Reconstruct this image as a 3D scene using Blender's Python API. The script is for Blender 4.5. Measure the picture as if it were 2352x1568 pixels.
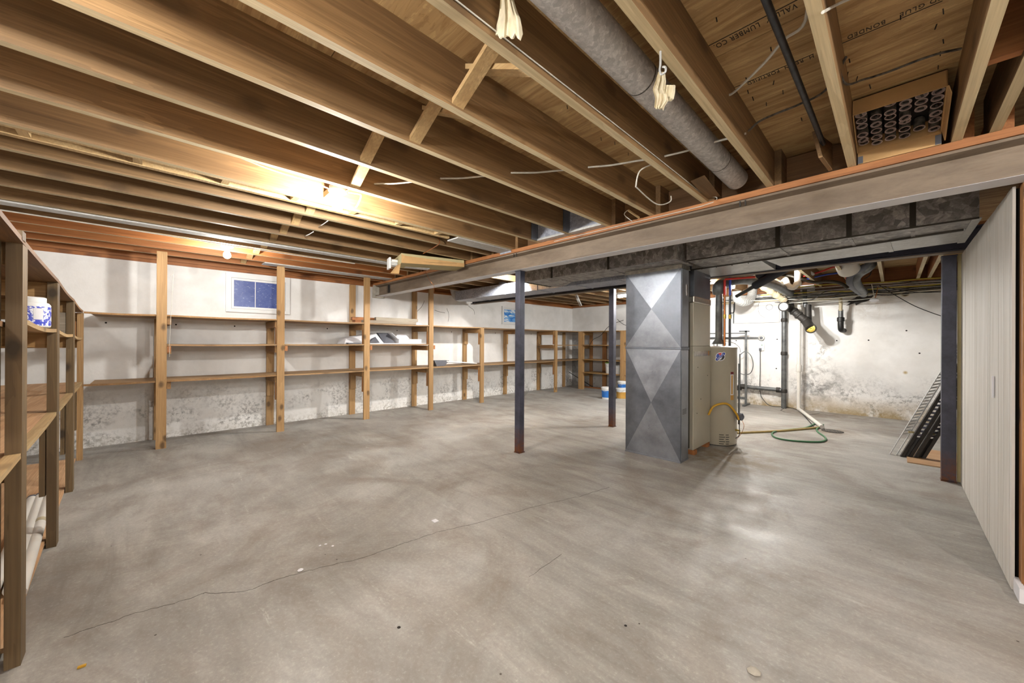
import bpy, bmesh, math, random
from mathutils import Vector, Matrix
random.seed(7)
C = bpy.context.scene.collection
for o in list(bpy.data.objects): bpy.data.objects.remove(o)

# ---------------------------------------------------------------- camera
CAM_H = 1.25
FPX = 864.4
def cam_axes(yaw, pitch, roll):
    cy, sy = math.cos(yaw), math.sin(yaw)
    F = Vector((-sy, cy, 0)); R = Vector((cy, sy, 0)); D = Vector((0, 0, -1))
    cp, sp = math.cos(pitch), math.sin(pitch)
    F2 = F*cp - D*sp; D2 = D*cp + F*sp
    cr, sr = math.cos(roll), math.sin(roll)
    return R*cr + D2*sr, -R*sr + D2*cr, F2
AX_R, AX_D, AX_F = cam_axes(math.radians(45.4375), math.radians(.0719), math.radians(-.2687))
cd = bpy.data.cameras.new('camera'); cam = bpy.data.objects.new('camera', cd); C.objects.link(cam)
cd.sensor_width = 36; cd.lens = FPX/2352*36; cd.clip_start = 0.02; cd.clip_end = 60
m = Matrix((AX_R, -AX_D, -AX_F)).transposed().to_4x4()
m.translation = (0, 0, CAM_H); cam.matrix_world = m
bpy.context.scene.camera = cam
def at(u, v, ax, val):
    """measured point of the photograph, placed on a known plane of the room"""
    d = AX_R*((u-1176)/FPX) + AX_D*((v-784)/FPX) + AX_F
    c = Vector((0, 0, CAM_H)); t = (val-c[ax])/d[ax]
    return c + d*t

# ---------------------------------------------------------------- world, exposure
w = bpy.data.worlds.new('world'); bpy.context.scene.world = w; w.use_nodes = True
w.node_tree.nodes['Background'].inputs[0].default_value = (.75, .85, 1, 1)
w.node_tree.nodes['Background'].inputs[1].default_value = .3
vs = bpy.context.scene.view_settings
vs.view_transform = 'Standard'; vs.look = 'None'; vs.gamma = 1; vs.use_curve_mapping = False
vs.exposure = 1.02
# powers of the bare bulbs, added fill bulbs among them (the lamps are built further down)
P_NEAR, P_WALL, P_FAR, P_MID, P_FILL_BACK, P_FILL_RIGHT, TUBE = 52, 24, 60, 104, 40, 46, 40
# (x, y, z, power) of the bare bulbs; lamps themselves are built further down
def area_light(name, loc, rot, sx, sy, power, col=(1, .95, .88)):
    l = bpy.data.lights.new(name, 'AREA'); l.shape = 'RECTANGLE'; l.size = sx; l.size_y = sy
    l.energy = power; l.color = col
    o = bpy.data.objects.new(name, l); C.objects.link(o); o.location = loc; o.rotation_euler = rot
    return o

# ---------------------------------------------------------------- helpers: mesh
class MB:
    def __init__(s): s.v = []; s.f = []; s.m = []; s.cur = 0
    def add(s, vs_, fs):
        n = len(s.v); s.v += [tuple(p) for p in vs_]
        for f in fs: s.f.append(tuple(n+i for i in f)); s.m.append(s.cur)
        return s
    def box(s, x0, y0, z0, x1, y1, z1):
        x0, x1 = sorted((x0, x1)); y0, y1 = sorted((y0, y1)); z0, z1 = sorted((z0, z1))
        return s.add([(x0,y0,z0),(x1,y0,z0),(x1,y1,z0),(x0,y1,z0),(x0,y0,z1),(x1,y0,z1),(x1,y1,z1),(x0,y1,z1)],
            [(0,3,2,1),(4,5,6,7),(0,1,5,4),(1,2,6,5),(2,3,7,6),(3,0,4,7)])
    def bar(s, p0, p1, w, h, up=(0,0,1)):
        p0, p1 = Vector(p0), Vector(p1); d = (p1-p0).normalized(); up = Vector(up)
        a = d.cross(up)
        if a.length < 1e-4: a = d.cross(Vector((0,1,0)))
        a.normalize(); b = a.cross(d).normalized(); a *= w/2; b *= h/2
        v = [p0-a-b, p0+a-b, p0+a+b, p0-a+b, p1-a-b, p1+a-b, p1+a+b, p1-a+b]
        return s.add(v, [(0,1,2,3),(7,6,5,4),(0,4,5,1),(1,5,6,2),(2,6,7,3),(3,7,4,0)])
    def hexa(s, v):
        return s.add(v, [(0,3,2,1),(4,5,6,7),(0,1,5,4),(1,2,6,5),(2,3,7,6),(3,0,4,7)])
    def tube(s, pts, r, n=8, caps=True, smooth=3):
        P = [Vector(p) for p in pts]
        if smooth and len(P) > 2: P = catmull(P, smooth)
        R = r if isinstance(r, (list, tuple)) else None
        k = len(P); base = len(s.v); up = None
        for i, p in enumerate(P):
            d = (P[min(i+1, k-1)] - P[max(i-1, 0)]).normalized()
            if up is None:
                up = Vector((0,0,1)) if abs(d.z) < .9 else Vector((1,0,0))
            a = d.cross(up).normalized(); b = a.cross(d).normalized(); up = b
            rr = r if R is None else R[0] + (R[1]-R[0])*i/(k-1)
            for j in range(n):
                t = 2*math.pi*j/n
                s.v.append(tuple(p + a*math.cos(t)*rr + b*math.sin(t)*rr))
        for i in range(k-1):
            for j in range(n):
                q = base+i*n; j2 = (j+1) % n
                s.f.append((q+j, q+j2, q+n+j2, q+n+j)); s.m.append(s.cur)
        if caps:
            s.f.append(tuple(base+j for j in reversed(range(n)))); s.m.append(s.cur)
            s.f.append(tuple(base+(k-1)*n+j for j in range(n))); s.m.append(s.cur)
        return s
    def lathe(s, prof, c, axis=(0,0,1), n=24):
        """prof: list of (radius, height) along axis from c"""
        c = Vector(c); ax = Vector(axis).normalized()
        a = ax.cross(Vector((0,0,1)))
        if a.length < 1e-3: a = Vector((1,0,0))
        a.normalize(); b = ax.cross(a).normalized(); base = len(s.v)
        for r, h in prof:
            for j in range(n):
                t = 2*math.pi*j/n
                s.v.append(tuple(c + ax*h + a*math.cos(t)*r + b*math.sin(t)*r))
        for i in range(len(prof)-1):
            for j in range(n):
                q = base+i*n; j2 = (j+1) % n
                s.f.append((q+j, q+j2, q+n+j2, q+n+j)); s.m.append(s.cur)
        s.f.append(tuple(base+j for j in reversed(range(n)))); s.m.append(s.cur)
        s.f.append(tuple(base+(len(prof)-1)*n+j for j in range(n))); s.m.append(s.cur)
        return s
    def poly(s, pts, th, nrm):
        """flat outline given thickness th along nrm"""
        n = len(pts); nv = Vector(nrm).normalized()*th
        P = [Vector(p) for p in pts]
        s.add(P+[p+nv for p in P], [tuple(reversed(range(n))), tuple(range(n, 2*n))] + [(i, (i+1) % n, n+(i+1) % n, n+i) for i in range(n)])
        return s
    def build(s, name, mats, parent=None, smooth=False, bevel=0, loc=None):
        """links everything collected as ONE mesh object; origin at its base"""
        if loc is None:
            xs = [p[0] for p in s.v]; ys = [p[1] for p in s.v]; zs = [p[2] for p in s.v]
            loc = Vector(((min(xs)+max(xs))/2, (min(ys)+max(ys))/2, min(zs)))
        loc = Vector(loc)
        me = bpy.data.meshes.new(name)
        me.from_pydata([tuple(Vector(p)-loc) for p in s.v], [], s.f)
        if not isinstance(mats, (list, tuple)): mats = [mats]
        for mm in mats: me.materials.append(mm)
        for p, k in zip(me.polygons, s.m): p.material_index = k
        me.update()
        bm = bmesh.new(); bm.from_mesh(me); bmesh.ops.recalc_face_normals(bm, faces=bm.faces); bm.to_mesh(me); bm.free()
        o = bpy.data.objects.new(name, me); C.objects.link(o)
        if smooth:
            me.shade_smooth(); me.set_sharp_from_angle(angle=math.radians(40))
        if bevel:
            bv = o.modifiers.new('bevel', 'BEVEL'); bv.width = bevel; bv.segments = 2; bv.limit_method = 'ANGLE'
        wl = loc
        if parent is not None:
            o.parent = parent
            pl = parent_world(parent)
            # parents are only rotated when parts are built in local space
            o.location = wl - pl
        else: o.location = wl
        return o
def parent_world(p):
    l = Vector(p.location)
    while p.parent: p = p.parent; l += Vector(p.location)
    return l
def catmull(P, k):
    out = []
    n = len(P)
    for i in range(n-1):
        p0 = P[max(i-1, 0)]; p1 = P[i]; p2 = P[i+1]; p3 = P[min(i+2, n-1)]
        for j in range(k):
            t = j/k
            out.append(.5*((2*p1)+(p2-p0)*t+(2*p0-5*p1+4*p2-p3)*t*t+(3*p1-p0-3*p2+p3)*t*t*t))
    out.append(P[-1]); return out
def tag(o, label=None, cat=None, group=None, kind=None):
    if label: o['label'] = label
    if cat: o['category'] = cat
    if group: o['group'] = group
    if kind: o['kind'] = kind
    return o
def thing(name, label, cat, loc=(0,0,0), group=None):
    o = bpy.data.objects.new(name, None); C.objects.link(o); o.location = loc; o.empty_display_size = .1
    return tag(o, label, cat, group)
def struct(name, loc=(0,0,0)):
    o = bpy.data.objects.new(name, None); C.objects.link(o); o.location = loc; o.empty_display_size = .1
    return tag(o, kind='structure')

# ---------------------------------------------------------------- helpers: materials
def srgb(r, g, b):
    f = lambda c: (c/255/12.92) if c/255 <= .04045 else ((c/255+.055)/1.055)**2.4
    return (f(r), f(g), f(b), 1)
class NT:
    def __init__(s, name):
        s.m = bpy.data.materials.new(name); s.m.use_nodes = True; s.t = s.m.node_tree; s.n = s.t.nodes
        s.b = s.n['Principled BSDF']
    def L(s, a, b): s.t.links.new(a, b)
    def node(s, t, **k):
        x = s.n.new(t)
        for a, b in k.items(): setattr(x, a, b)
        return x
    def coord(s, scale=(1,1,1), rnd=True, world=False):
        if world:
            src = s.node('ShaderNodeNewGeometry').outputs['Position']
        else: src = s.node('ShaderNodeTexCoord').outputs['Object']
        if rnd:
            oi = s.node('ShaderNodeObjectInfo')
            mu = s.node('ShaderNodeVectorMath', operation='SCALE'); mu.inputs[0].default_value = (37, 53, 71)
            s.L(oi.outputs['Random'], mu.inputs['Scale'])
            ad = s.node('ShaderNodeVectorMath', operation='ADD'); s.L(src, ad.inputs[0]); s.L(mu.outputs[0], ad.inputs[1])
            src = ad.outputs[0]
        mp = s.node('ShaderNodeMapping'); mp.inputs['Scale'].default_value = scale
        s.L(src, mp.inputs['Vector']); return mp.outputs[0]
    def noise(s, vec, scale=1, detail=4, rough=.5, dist=0):
        x = s.node('ShaderNodeTexNoise'); x.inputs['Scale'].default_value = scale; x.inputs['Detail'].default_value = detail
        x.inputs['Roughness'].default_value = rough; x.inputs['Distortion'].default_value = dist
        s.L(vec, x.inputs['Vector']); return x.outputs['Fac']
    def vor(s, vec, scale=1, out='Distance', feat='F1'):
        x = s.node('ShaderNodeTexVoronoi', feature=feat); x.inputs['Scale'].default_value = scale
        s.L(vec, x.inputs['Vector']); return x.outputs[out]
    def ramp(s, fac, stops):
        x = s.node('ShaderNodeValToRGB'); e = x.color_ramp.elements
        while len(e) < len(stops): e.new(.5)
        for el, (p, c) in zip(e, stops):
            el.position = p; el.color = c if len(c) == 4 else (c[0], c[1], c[2], 1)
        s.L(fac, x.inputs[0]); return x.outputs[0]
    def rng(s, fac, a, b, c=0, d=1):
        x = s.node('ShaderNodeMapRange'); x.inputs[1].default_value = a; x.inputs[2].default_value = b
        x.inputs[3].default_value = c; x.inputs[4].default_value = d; s.L(fac, x.inputs[0]); return x.outputs[0]
    def mix(s, fac, a, b, mode='MIX'):
        x = s.node('ShaderNodeMix', data_type='RGBA', blend_type=mode)
        for v, i in ((fac, 0), (a, 6), (b, 7)):
            if hasattr(v, 'is_linked') or hasattr(v, 'links'): s.L(v, x.inputs[i])
            elif i == 0: x.inputs[0].default_value = v
            else: x.inputs[i].default_value = v if len(v) == 4 else (*v, 1)
        return x.outputs[2]
    def math(s, op, a, b=0):
        x = s.node('ShaderNodeMath', operation=op); x.use_clamp = False
        for v, i in ((a, 0), (b, 1)):
            if hasattr(v, 'links'): s.L(v, x.inputs[i])
            else: x.inputs[i].default_value = v
        return x.outputs[0]
    def sep(s, vec):
        x = s.node('ShaderNodeSeparateXYZ'); s.L(vec, x.inputs[0]); return x.outputs
    def bump(s, h, strength=.2, dist=.01):
        x = s.node('ShaderNodeBump'); x.inputs['Strength'].default_value = strength; x.inputs['Distance'].default_value = dist
        s.L(h, x.inputs['Height']); s.L(x.outputs[0], s.b.inputs['Normal'])
    def set(s, col=None, rough=None, metal=None, spec=None, coat=None):
        for v, k in ((col, 'Base Color'), (rough, 'Roughness'), (metal, 'Metallic'), (spec, 'Specular IOR Level'), (coat, 'Coat Weight')):
            if v is None: continue
            if hasattr(v, 'links'): s.L(v, s.b.inputs[k])
            else: s.b.inputs[k].default_value = v
        return s.m
def plain(name, col, rough=.6, metal=0, var=.12, scale=9, bump=.05):
    t = NT(name); v = t.coord()
    n = t.noise(v, scale, 5, .6)
    c2 = tuple(x*(1-var*2) for x in col[:3])+(1,)
    c = t.mix(t.rng(n, .3, .75), c2, col)
    t.bump(t.noise(v, scale*6, 3), bump, .002)
    return t.set(c, rough, metal)
def wood(name, light, dark, axis='y', knots=.5, rough=.65, ring=1.0, dirt=0.0):
    t = NT(name)
    al, ac, fi = .55, 9.0, 110.0
    sc = {'x': (al, ac, ac), 'y': (ac, al, ac), 'z': (ac, ac, al)}[axis]
    s2 = {'x': (2.2, fi, fi), 'y': (fi, 2.2, fi), 'z': (fi, fi, 2.2)}[axis]
    s3 = {'x': (1.5, 3, 3), 'y': (3, 1.5, 3), 'z': (4, 4, 2.2)}[axis]
    v = t.coord(sc); n1 = t.noise(v, 1, 3, .55, .8)
    wv = t.math('FRACT', t.math('MULTIPLY', n1, 9*ring))
    rings = t.rng(wv, 0, .9)
    n2 = t.noise(t.coord(s2), 1, 3, .6)
    c = t.mix(t.rng(n1, .25, .75), dark, light)
    c = t.mix(t.math('MULTIPLY', rings, .42), c, tuple(x*.8 for x in dark[:3])+(1,))
    c = t.mix(t.rng(n2, .35, .75, 0, .55), c, tuple(x*.55 for x in dark[:3])+(1,))
    sp_ = t.sep(t.coord(s3))
    cb_ = t.node('ShaderNodeCombineXYZ'); i_, j_ = {'x': (0, 2), 'y': (1, 2), 'z': (2, 1)}[axis]
    t.L(sp_[i_], cb_.inputs[0]); t.L(sp_[j_], cb_.inputs[1])
    vo = t.node('ShaderNodeTexVoronoi', voronoi_dimensions='2D'); vo.inputs['Scale'].default_value = 1.0; t.L(cb_.outputs[0], vo.inputs['Vector'])
    kd = vo.outputs['Distance']
    wob = t.noise(t.coord((14, 14, 14)), 1, 3)
    kd = t.math('ADD', kd, t.math('MULTIPLY', t.math('SUBTRACT', wob, .5), .10))
    k = t.rng(kd, .05, .12, 1, 0)
    halo = t.math('MULTIPLY', t.rng(kd, .10, .30, 1, 0), .35)
    c = t.mix(halo, c, dark)
    c = t.mix(t.math('MULTIPLY', k, knots), c, tuple(x*.3 for x in dark[:3])+(1,))
    if dirt:
        dn = t.noise(t.coord((2, 2, 2)), 1.4, 5, .65)
        c = t.mix(t.rng(dn, .5, .75, 0, dirt), c, (.03, .02, .012, 1))
    oi = t.node('ShaderNodeObjectInfo')
    hs = t.node('ShaderNodeHueSaturation'); t.L(t.rng(oi.outputs['Random'], 0, 1, .82, 1.15), hs.inputs['Value'])
    t.L(c, hs.inputs['Color']); c = hs.outputs[0]
    t.bump(n2, .25, .0015)
    return t.set(c, rough)
M = {}
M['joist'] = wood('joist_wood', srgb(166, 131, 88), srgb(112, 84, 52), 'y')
M['joistlit'] = wood('joist_lit_underside', srgb(226, 212, 176), srgb(196, 174, 132), 'y', .3)  # paler joist undersides: light bounced off the floor, put into the colour
M['joistx'] = wood('block_wood', srgb(166, 126, 82), srgb(116, 82, 50), 'x')
M['pale'] = wood('pale_pine', srgb(214, 188, 140), srgb(178, 144, 96), 'x', .8)
M['orange'] = wood('old_fir_orange', srgb(196, 130, 72), srgb(152, 92, 46), 'y', .6)
M['orangex'] = wood('old_fir_orange_x', srgb(196, 134, 82), srgb(152, 96, 52), 'x', .6)
M['orangez'] = wood('old_fir_orange_z', srgb(184, 134, 82), srgb(138, 92, 50), 'z', 1)
M['post'] = wood('post_pine', srgb(196, 160, 112), srgb(160, 122, 76), 'z', .9)
M['postd'] = wood('post_pine_dark', srgb(144, 120, 84), srgb(98, 78, 50), 'z', .9)
M['shelfy'] = wood('shelf_wood_y', srgb(186, 152, 110), srgb(146, 112, 74), 'y', .4, dirt=.25)
M['shelfx'] = wood('shelf_wood_x', srgb(222, 186, 146), srgb(190, 146, 104), 'x', .2)
M['arm'] = wood('arm_wood', srgb(184, 144, 94), srgb(142, 104, 62), 'x', .6)
M['army'] = wood('arm_wood_y', srgb(190, 152, 98), srgb(148, 110, 62), 'y', .6)
M['weath'] = wood('weathered_wood', srgb(190, 180, 160), srgb(140, 126, 108), 'y', .3)
# plywood subfloor
t = NT('plywood'); v = t.coord((1.1, 7, 7)); n = t.noise(v, 1, 6, .65, 2.2)
c = t.mix(t.rng(n, .3, .72), srgb(152, 114, 68), srgb(226, 194, 138))
c = t.mix(t.rng(t.math('FRACT', t.math('MULTIPLY', n, 11)), 0, 1, 0, .3), c, srgb(128, 92, 54))
c = t.mix(t.rng(t.vor(t.coord((1, 3.2, 3)), 1.1), .03, .09, .8, 0), c, srgb(70, 46, 26))
c = t.mix(t.rng(t.noise(t.coord((3, 60, 60)), 1, 3), .4, .8, 0, .35), c, srgb(110, 78, 46))
t.bump(n, .15, .002); M['ply'] = t.set(c, .75)
# concrete floor
t = NT('concrete_floor'); v = t.coord((1, 1, 1), False, True)
mp = t.node('ShaderNodeMapping'); mp.inputs['Rotation'].default_value = (0, 0, math.radians(38)); mp.inputs['Scale'].default_value = (.7, 3.2, 1)
t.L(v, mp.inputs['Vector']); st = t.noise(mp.outputs[0], 1.6, 9, .68, .7)
cl = t.noise(v, .55, 6, .6, .4)
c = t.mix(t.rng(st, .32, .68), srgb(126, 122, 116), srgb(172, 169, 162))
c = t.mix(t.rng(cl, .42, .64, 0, .55), c, srgb(196, 195, 190))
br = t.noise(v, .9, 8, .7, 1.2)
c = t.mix(t.rng(br, .48, .66, 0, .6), c, srgb(122, 108, 96))
dk = t.noise(v, .35, 7, .72, .8)
c = t.mix(t.rng(dk, .5, .62, 0, .4), c, srgb(112, 104, 98))
wh = t.noise(mp.outputs[0], 3.2, 8, .75, .3)
c = t.mix(t.rng(wh, .62, .74, 0, .55), c, srgb(222, 222, 218))
fn = t.noise(v, 55, 6, .8)
c = t.mix(t.rng(fn, .38, .62, .22, 0), c, srgb(96, 92, 86))
c = t.mix(t.rng(fn, .56, .72, 0, .3), c, srgb(214, 212, 206))
sp = t.vor(v, 9.0); spn = t.noise(v, 2.2, 3)
c = t.mix(t.math('MULTIPLY', t.rng(sp, .03, .05, 1, 0), t.rng(spn, .5, .55)), c, srgb(60, 52, 44))
# worn rusty-brown patch where the furnace stands, damp marks by the drain
def spot(t, v, cx, cy, r0, r1, ax=0, ay=1):
    s_ = t.sep(v)
    dx = t.math('SUBTRACT', s_[ax], cx); dy = t.math('SUBTRACT', s_[ay], cy)
    d = t.math('SQRT', t.math('ADD', t.math('MULTIPLY', dx, dx), t.math('MULTIPLY', dy, dy)))
    return t.rng(d, r0, r1, 1, 0)
nn = t.rng(t.noise(v, 5, 5, .7), .35, .6)
c = t.mix(t.math('MULTIPLY', spot(t, v, -1.35, 4.55, .2, .75), t.math('MULTIPLY', nn, .7)), c, srgb(112, 88, 40))
c = t.mix(t.math('MULTIPLY', spot(t, v, -.62, 7.0, .12, .42), t.math('MULTIPLY', nn, .6)), c, srgb(120, 100, 78))
c = t.mix(t.math('MULTIPLY', spot(t, v, -.9, 8.6, .3, .9), t.math('MULTIPLY', nn, .75)), c, srgb(112, 98, 84))
r = t.rng(t.noise(v, 2.5, 6, .6), .3, .7, .42, .7)
t.bump(t.noise(v, 26, 7, .7), .12, .004); M['floor'] = t.set(c, r, spec=.35)
# whitewashed foundation wall, dirty towards the floor
def wallmat(name, far=False):
    t = NT(name); v = t.coord((1, 1, 1), False, True); s_ = t.sep(v)
    n = t.noise(v, 2.2, 6, .6)
    c = t.mix(t.rng(n, .35, .7), srgb(224, 222, 218), srgb(240, 239, 237))
    low = t.rng(s_[2], .62, .12)
    sp = t.noise(v, 26, 8, .75); big = t.noise(v, 3.2, 4, .6, .5)
    msk = t.math('MULTIPLY', t.math('MULTIPLY', t.rng(big, .42, .62), t.rng(sp, .46, .6)), t.rng(s_[2], .75, .35))
    c = t.mix(t.math('MULTIPLY', msk, .8), c, srgb(112, 110, 108))
    c = t.mix(t.math('MULTIPLY', t.rng(s_[2], .16, .0), t.math('MULTIPLY', t.rng(sp, .45, .6), .5)), c, srgb(150, 142, 120))
    gr = t.noise(v, 1.1, 5, .6, .3)
    c = t.mix(t.math('MULTIPLY', t.rng(gr, .5, .7), .35), c, srgb(176, 175, 172))
    if far:
        # black mould by the standpipe, ochre rising damp, soot round the drain outlet
        nz = t.noise(v, 7, 7, .75, .6)
        mm = t.math('MULTIPLY', spot(t, v, -.98, .50, .05, .52, 0, 2), t.rng(nz, .42, .6))
        c = t.mix(t.math('MULTIPLY', mm, .85), c, srgb(70, 66, 62))
        mm = t.math('MULTIPLY', spot(t, v, -1.0, 1.1, .03, .3, 0, 2), t.rng(nz, .5, .62))
        c = t.mix(t.math('MULTIPLY', mm, .8), c, srgb(86, 82, 78))
        mm = t.math('MULTIPLY', t.rng(s_[2], .34, .02), t.rng(t.noise(v, 3, 6, .7, .4), .34, .55))
        mm = t.math('MULTIPLY', mm, t.rng(s_[0], -2.6, -2.0))
        c = t.mix(t.math('MULTIPLY', mm, .8), c, srgb(150, 124, 66))
        mm = t.math('MULTIPLY', spot(t, v, -.35, 1.95, .05, .5, 0, 2), t.rng(nz, .4, .65))
        c = t.mix(t.math('MULTIPLY', mm, .4), c, srgb(150, 124, 84))
        # greyer at the far left of this wall, below the top shelf
        mm = t.math('MULTIPLY', t.rng(s_[0], -5.9, -6.35), t.rng(s_[2], 1.5, 1.3))
        c = t.mix(t.math('MULTIPLY', mm, t.rng(nz, .25, .6)), c, srgb(104, 104, 104))
        mm = t.math('MULTIPLY', t.rng(s_[0], -3.9, -4.2), t.rng(s_[2], 1.52, 1.48))
        c = t.mix(t.math('MULTIPLY', mm, .62), c, srgb(140, 136, 132))
        c = t.mix(t.math('MULTIPLY', spot(t, v, .13, .78, .01, .035, 0, 2), .8), c, srgb(170, 140, 60))
    t.bump(t.noise(v, 40, 6, .7), .3, .006)
    return t.set(c, .85)
M['wall'] = wallmat('whitewash'); M['wallfar'] = wallmat('whitewash_far', True)
# painted, weathered board panelling
t = NT('panel_boards'); v = t.coord((14, 14, .7)); n = t.noise(v, 1, 6, .7, .6)
c = t.mix(t.rng(n, .35, .68), srgb(188, 182, 172), srgb(208, 204, 198))
c = t.mix(t.rng(t.noise(t.coord((60, 60, 2.0)), 1, 4), .5, .8, 0, .25), c, srgb(140, 128, 112))
t.bump(n, .2, .002); M['panel'] = t.set(c, .7)
# galvanised sheet
def galv(name, a, b, rough, metal, sc=26, rust=0):
    t = NT(name); v = t.coord((1, 1, 1), True)
    vo = t.vor(v, sc, 'Color'); bw = t.node('ShaderNodeRGBToBW'); t.L(vo, bw.inputs[0])
    c = t.mix(t.math('MULTIPLY', bw.outputs[0], t.rng(t.noise(v, sc*.7, 5, .8, 2), .3, .7)), a, b)
    if rust: c = t.mix(t.rng(t.noise(v, 4, 6, .7), .6, .72, 0, rust), c, srgb(120, 74, 48))
    t.bump(t.noise(v, 30, 2), .05, .002)
    rr = t.rng(t.noise(v, 8, 4), .3, .7, rough-.08, rough+.12)
    return t.set(c, rr, metal)
M['galv'] = galv('galvanised', srgb(168, 168, 166), srgb(206, 206, 202), .42, .3, 40)
M['duct'] = galv('duct_sheet', srgb(100, 96, 93), srgb(216, 210, 205), .5, .25, 22, .12)
M['duct2'] = galv('duct_sheet_bright', srgb(140, 144, 156), srgb(206, 212, 224), .4, .35, 48)
M['round'] = galv('round_pipe_sheet', srgb(164, 162, 160), srgb(236, 234, 230), .5, .2, 60, .1)
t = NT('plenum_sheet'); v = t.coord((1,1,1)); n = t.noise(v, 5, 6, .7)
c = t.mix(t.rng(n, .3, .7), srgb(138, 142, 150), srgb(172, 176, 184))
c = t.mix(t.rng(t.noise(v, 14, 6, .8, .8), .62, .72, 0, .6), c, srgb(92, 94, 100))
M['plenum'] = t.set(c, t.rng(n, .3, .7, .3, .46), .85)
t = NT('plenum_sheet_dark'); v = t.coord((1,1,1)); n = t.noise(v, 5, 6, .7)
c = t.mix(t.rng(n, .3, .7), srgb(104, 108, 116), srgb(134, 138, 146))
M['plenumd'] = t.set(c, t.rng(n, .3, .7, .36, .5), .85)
# primer-painted steel with rust
t = NT('steel_primer'); v = t.coord((1, 4, 4)); n = t.noise(v, 2.2, 6, .7, .4)
c = t.mix(t.rng(n, .3, .7), srgb(98, 84, 69), srgb(134, 118, 100))
c = t.mix(t.rng(t.noise(t.coord((1, 6, 14)), 3, 8, .8), .56, .68, 0, .6), c, srgb(104, 84, 58))
M['beam'] = t.set(c, .62, .1)
t = NT('steel_dark'); v = t.coord((1, 1, 1), False, True); s_ = t.sep(v); n = t.noise(v, 6, 5, .7)
c = t.mix(t.rng(n, .3, .7), srgb(46, 48, 58), srgb(78, 78, 92))
ru = t.math('MULTIPLY', t.rng(s_[2], .30, .02), t.rng(t.noise(v, 16, 6, .8), .32, .55))
c = t.mix(ru, c, srgb(112, 66, 34)); M['steel'] = t.set(c, .45, .35)
M['white'] = plain('white_plastic', srgb(226, 226, 224), .45, 0, .04)
M['pvc'] = plain('pvc_pipe', srgb(224, 220, 212), .4, 0, .08, 4)
M['pvcold'] = plain('pvc_yellowed', srgb(206, 192, 160), .5, 0, .15, 6)
M['iron'] = plain('cast_iron', srgb(62, 58, 54), .6, .3, .3, 12, .3)
M['pipegrey'] = plain('painted_grey_pipe', srgb(120, 122, 122), .45, .5, .3, 10, .1)
M['blackpipe'] = plain('black_iron_pipe', srgb(86, 88, 92), .4, .7, .25, 20)
M['copper'] = plain('copper', srgb(190, 120, 70), .35, .9, .2, 10)
M['brass'] = plain('brass', srgb(206, 176, 84), .35, .8, .25, 40)
M['heater'] = plain('heater_enamel', srgb(166, 158, 140), .3, .1, .05, 3)
M['furn'] = plain('furnace_enamel', srgb(182, 176, 158), .32, .15, .06, 3)
M['dkmetal'] = plain('dark_metal', srgb(70, 64, 54), .5, .4, .2)
M['foil'] = plain('foil_tape', srgb(226, 222, 210), .22, .95, .25, 30, .6)
M['card'] = plain('cardboard', srgb(190, 150, 98), .8, 0, .12, 6)
M['cardg'] = plain('cardboard_pale', srgb(182, 168, 124), .8, 0, .1, 6)
M['paper'] = plain('white_card', srgb(224, 224, 228), .7, 0, .06, 5)
M['grey'] = plain('grey_plastic', srgb(96, 98, 106), .5, 0, .1)
M['bluepl'] = plain('blue_plastic', srgb(40, 110, 190), .4, 0, .1)
M['green'] = plain('green_hose', srgb(70, 124, 84), .45, 0, .15)
M['yellow'] = plain('yellow_gas_hose', srgb(206, 158, 44), .45, 0, .1)
M['tan'] = plain('tan_pipe', srgb(176, 152, 96), .5, 0, .2)
M['red'] = plain('red_pex', srgb(206, 42, 26), .4, 0, .08)
M['blue'] = plain('blue_pex', srgb(34, 66, 170), .4, 0, .08)
M['foam'] = plain('black_foam', srgb(26, 28, 38), .75, 0, .2)
M['black'] = plain('black_plastic', srgb(24, 23, 22), .5, 0, .2)
M['cable'] = plain('white_cable', srgb(216, 212, 200), .5, 0, .15, 30)
M['cabley'] = plain('yellow_cable', srgb(196, 180, 60), .5, 0, .15, 30)
M['cabled'] = plain('dirty_cable', srgb(120, 112, 100), .6, 0, .5, 40)
M['cloth'] = plain('rag_cloth', srgb(226, 214, 184), .9, 0, .15, 20, .6)
M['ink'] = plain('ink', srgb(38, 30, 24), .8, 0, .1)
M['inkred'] = plain('red_ink', srgb(130, 40, 44), .8, 0, .2)
M['dirtm'] = plain('dark_gap', srgb(26, 18, 12), .9, 0, .1)
M['crack'] = plain('crack_dark', srgb(66, 58, 50), .9, 0, .2)
M['mortar'] = plain('plaster_patch', srgb(196, 190, 176), .85, 0, .2, 14, .6)
M['green_lid'] = plain('green_lid', srgb(130, 180, 60), .5, 0, .1)
M['ring'] = plain('tube_ring', srgb(164, 144, 138), .5, 0, .1)
M['gold'] = plain('gold_label', srgb(196, 148, 66), .5, 0, .15)
# window film
t = NT('blue_film'); v = t.coord((1, 1, 1), False); n = t.noise(v, 3, 5, .7)
c = t.mix(t.rng(n, .3, .7), srgb(46, 64, 128), srgb(92, 108, 164))
c = t.mix(t.rng(t.noise(t.coord((30, 30, 80)), 1, 4), .62, .7, 0, .5), c, srgb(190, 200, 220)); M['film'] = t.set(c, .35)
t = NT('sky_film'); v = t.coord((1, 3, 9), False); n = t.noise(v, 1.6, 5, .6, .6)
c = t.ramp(n, [(.4, srgb(20, 110, 200)), (.5, srgb(90, 160, 220)), (.6, srgb(236, 240, 240))]); M['skyfilm'] = t.set(c, .4)
t = NT('jar_label'); v = t.coord((1, 1, 1), False); n = t.noise(v, 42, 4, .7, .5)
c = t.ramp(n, [(.46, srgb(60, 74, 190)), (.5, srgb(92, 104, 200)), (.54, srgb(236, 238, 244))]); M['jarlab'] = t.set(c, .35)
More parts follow.
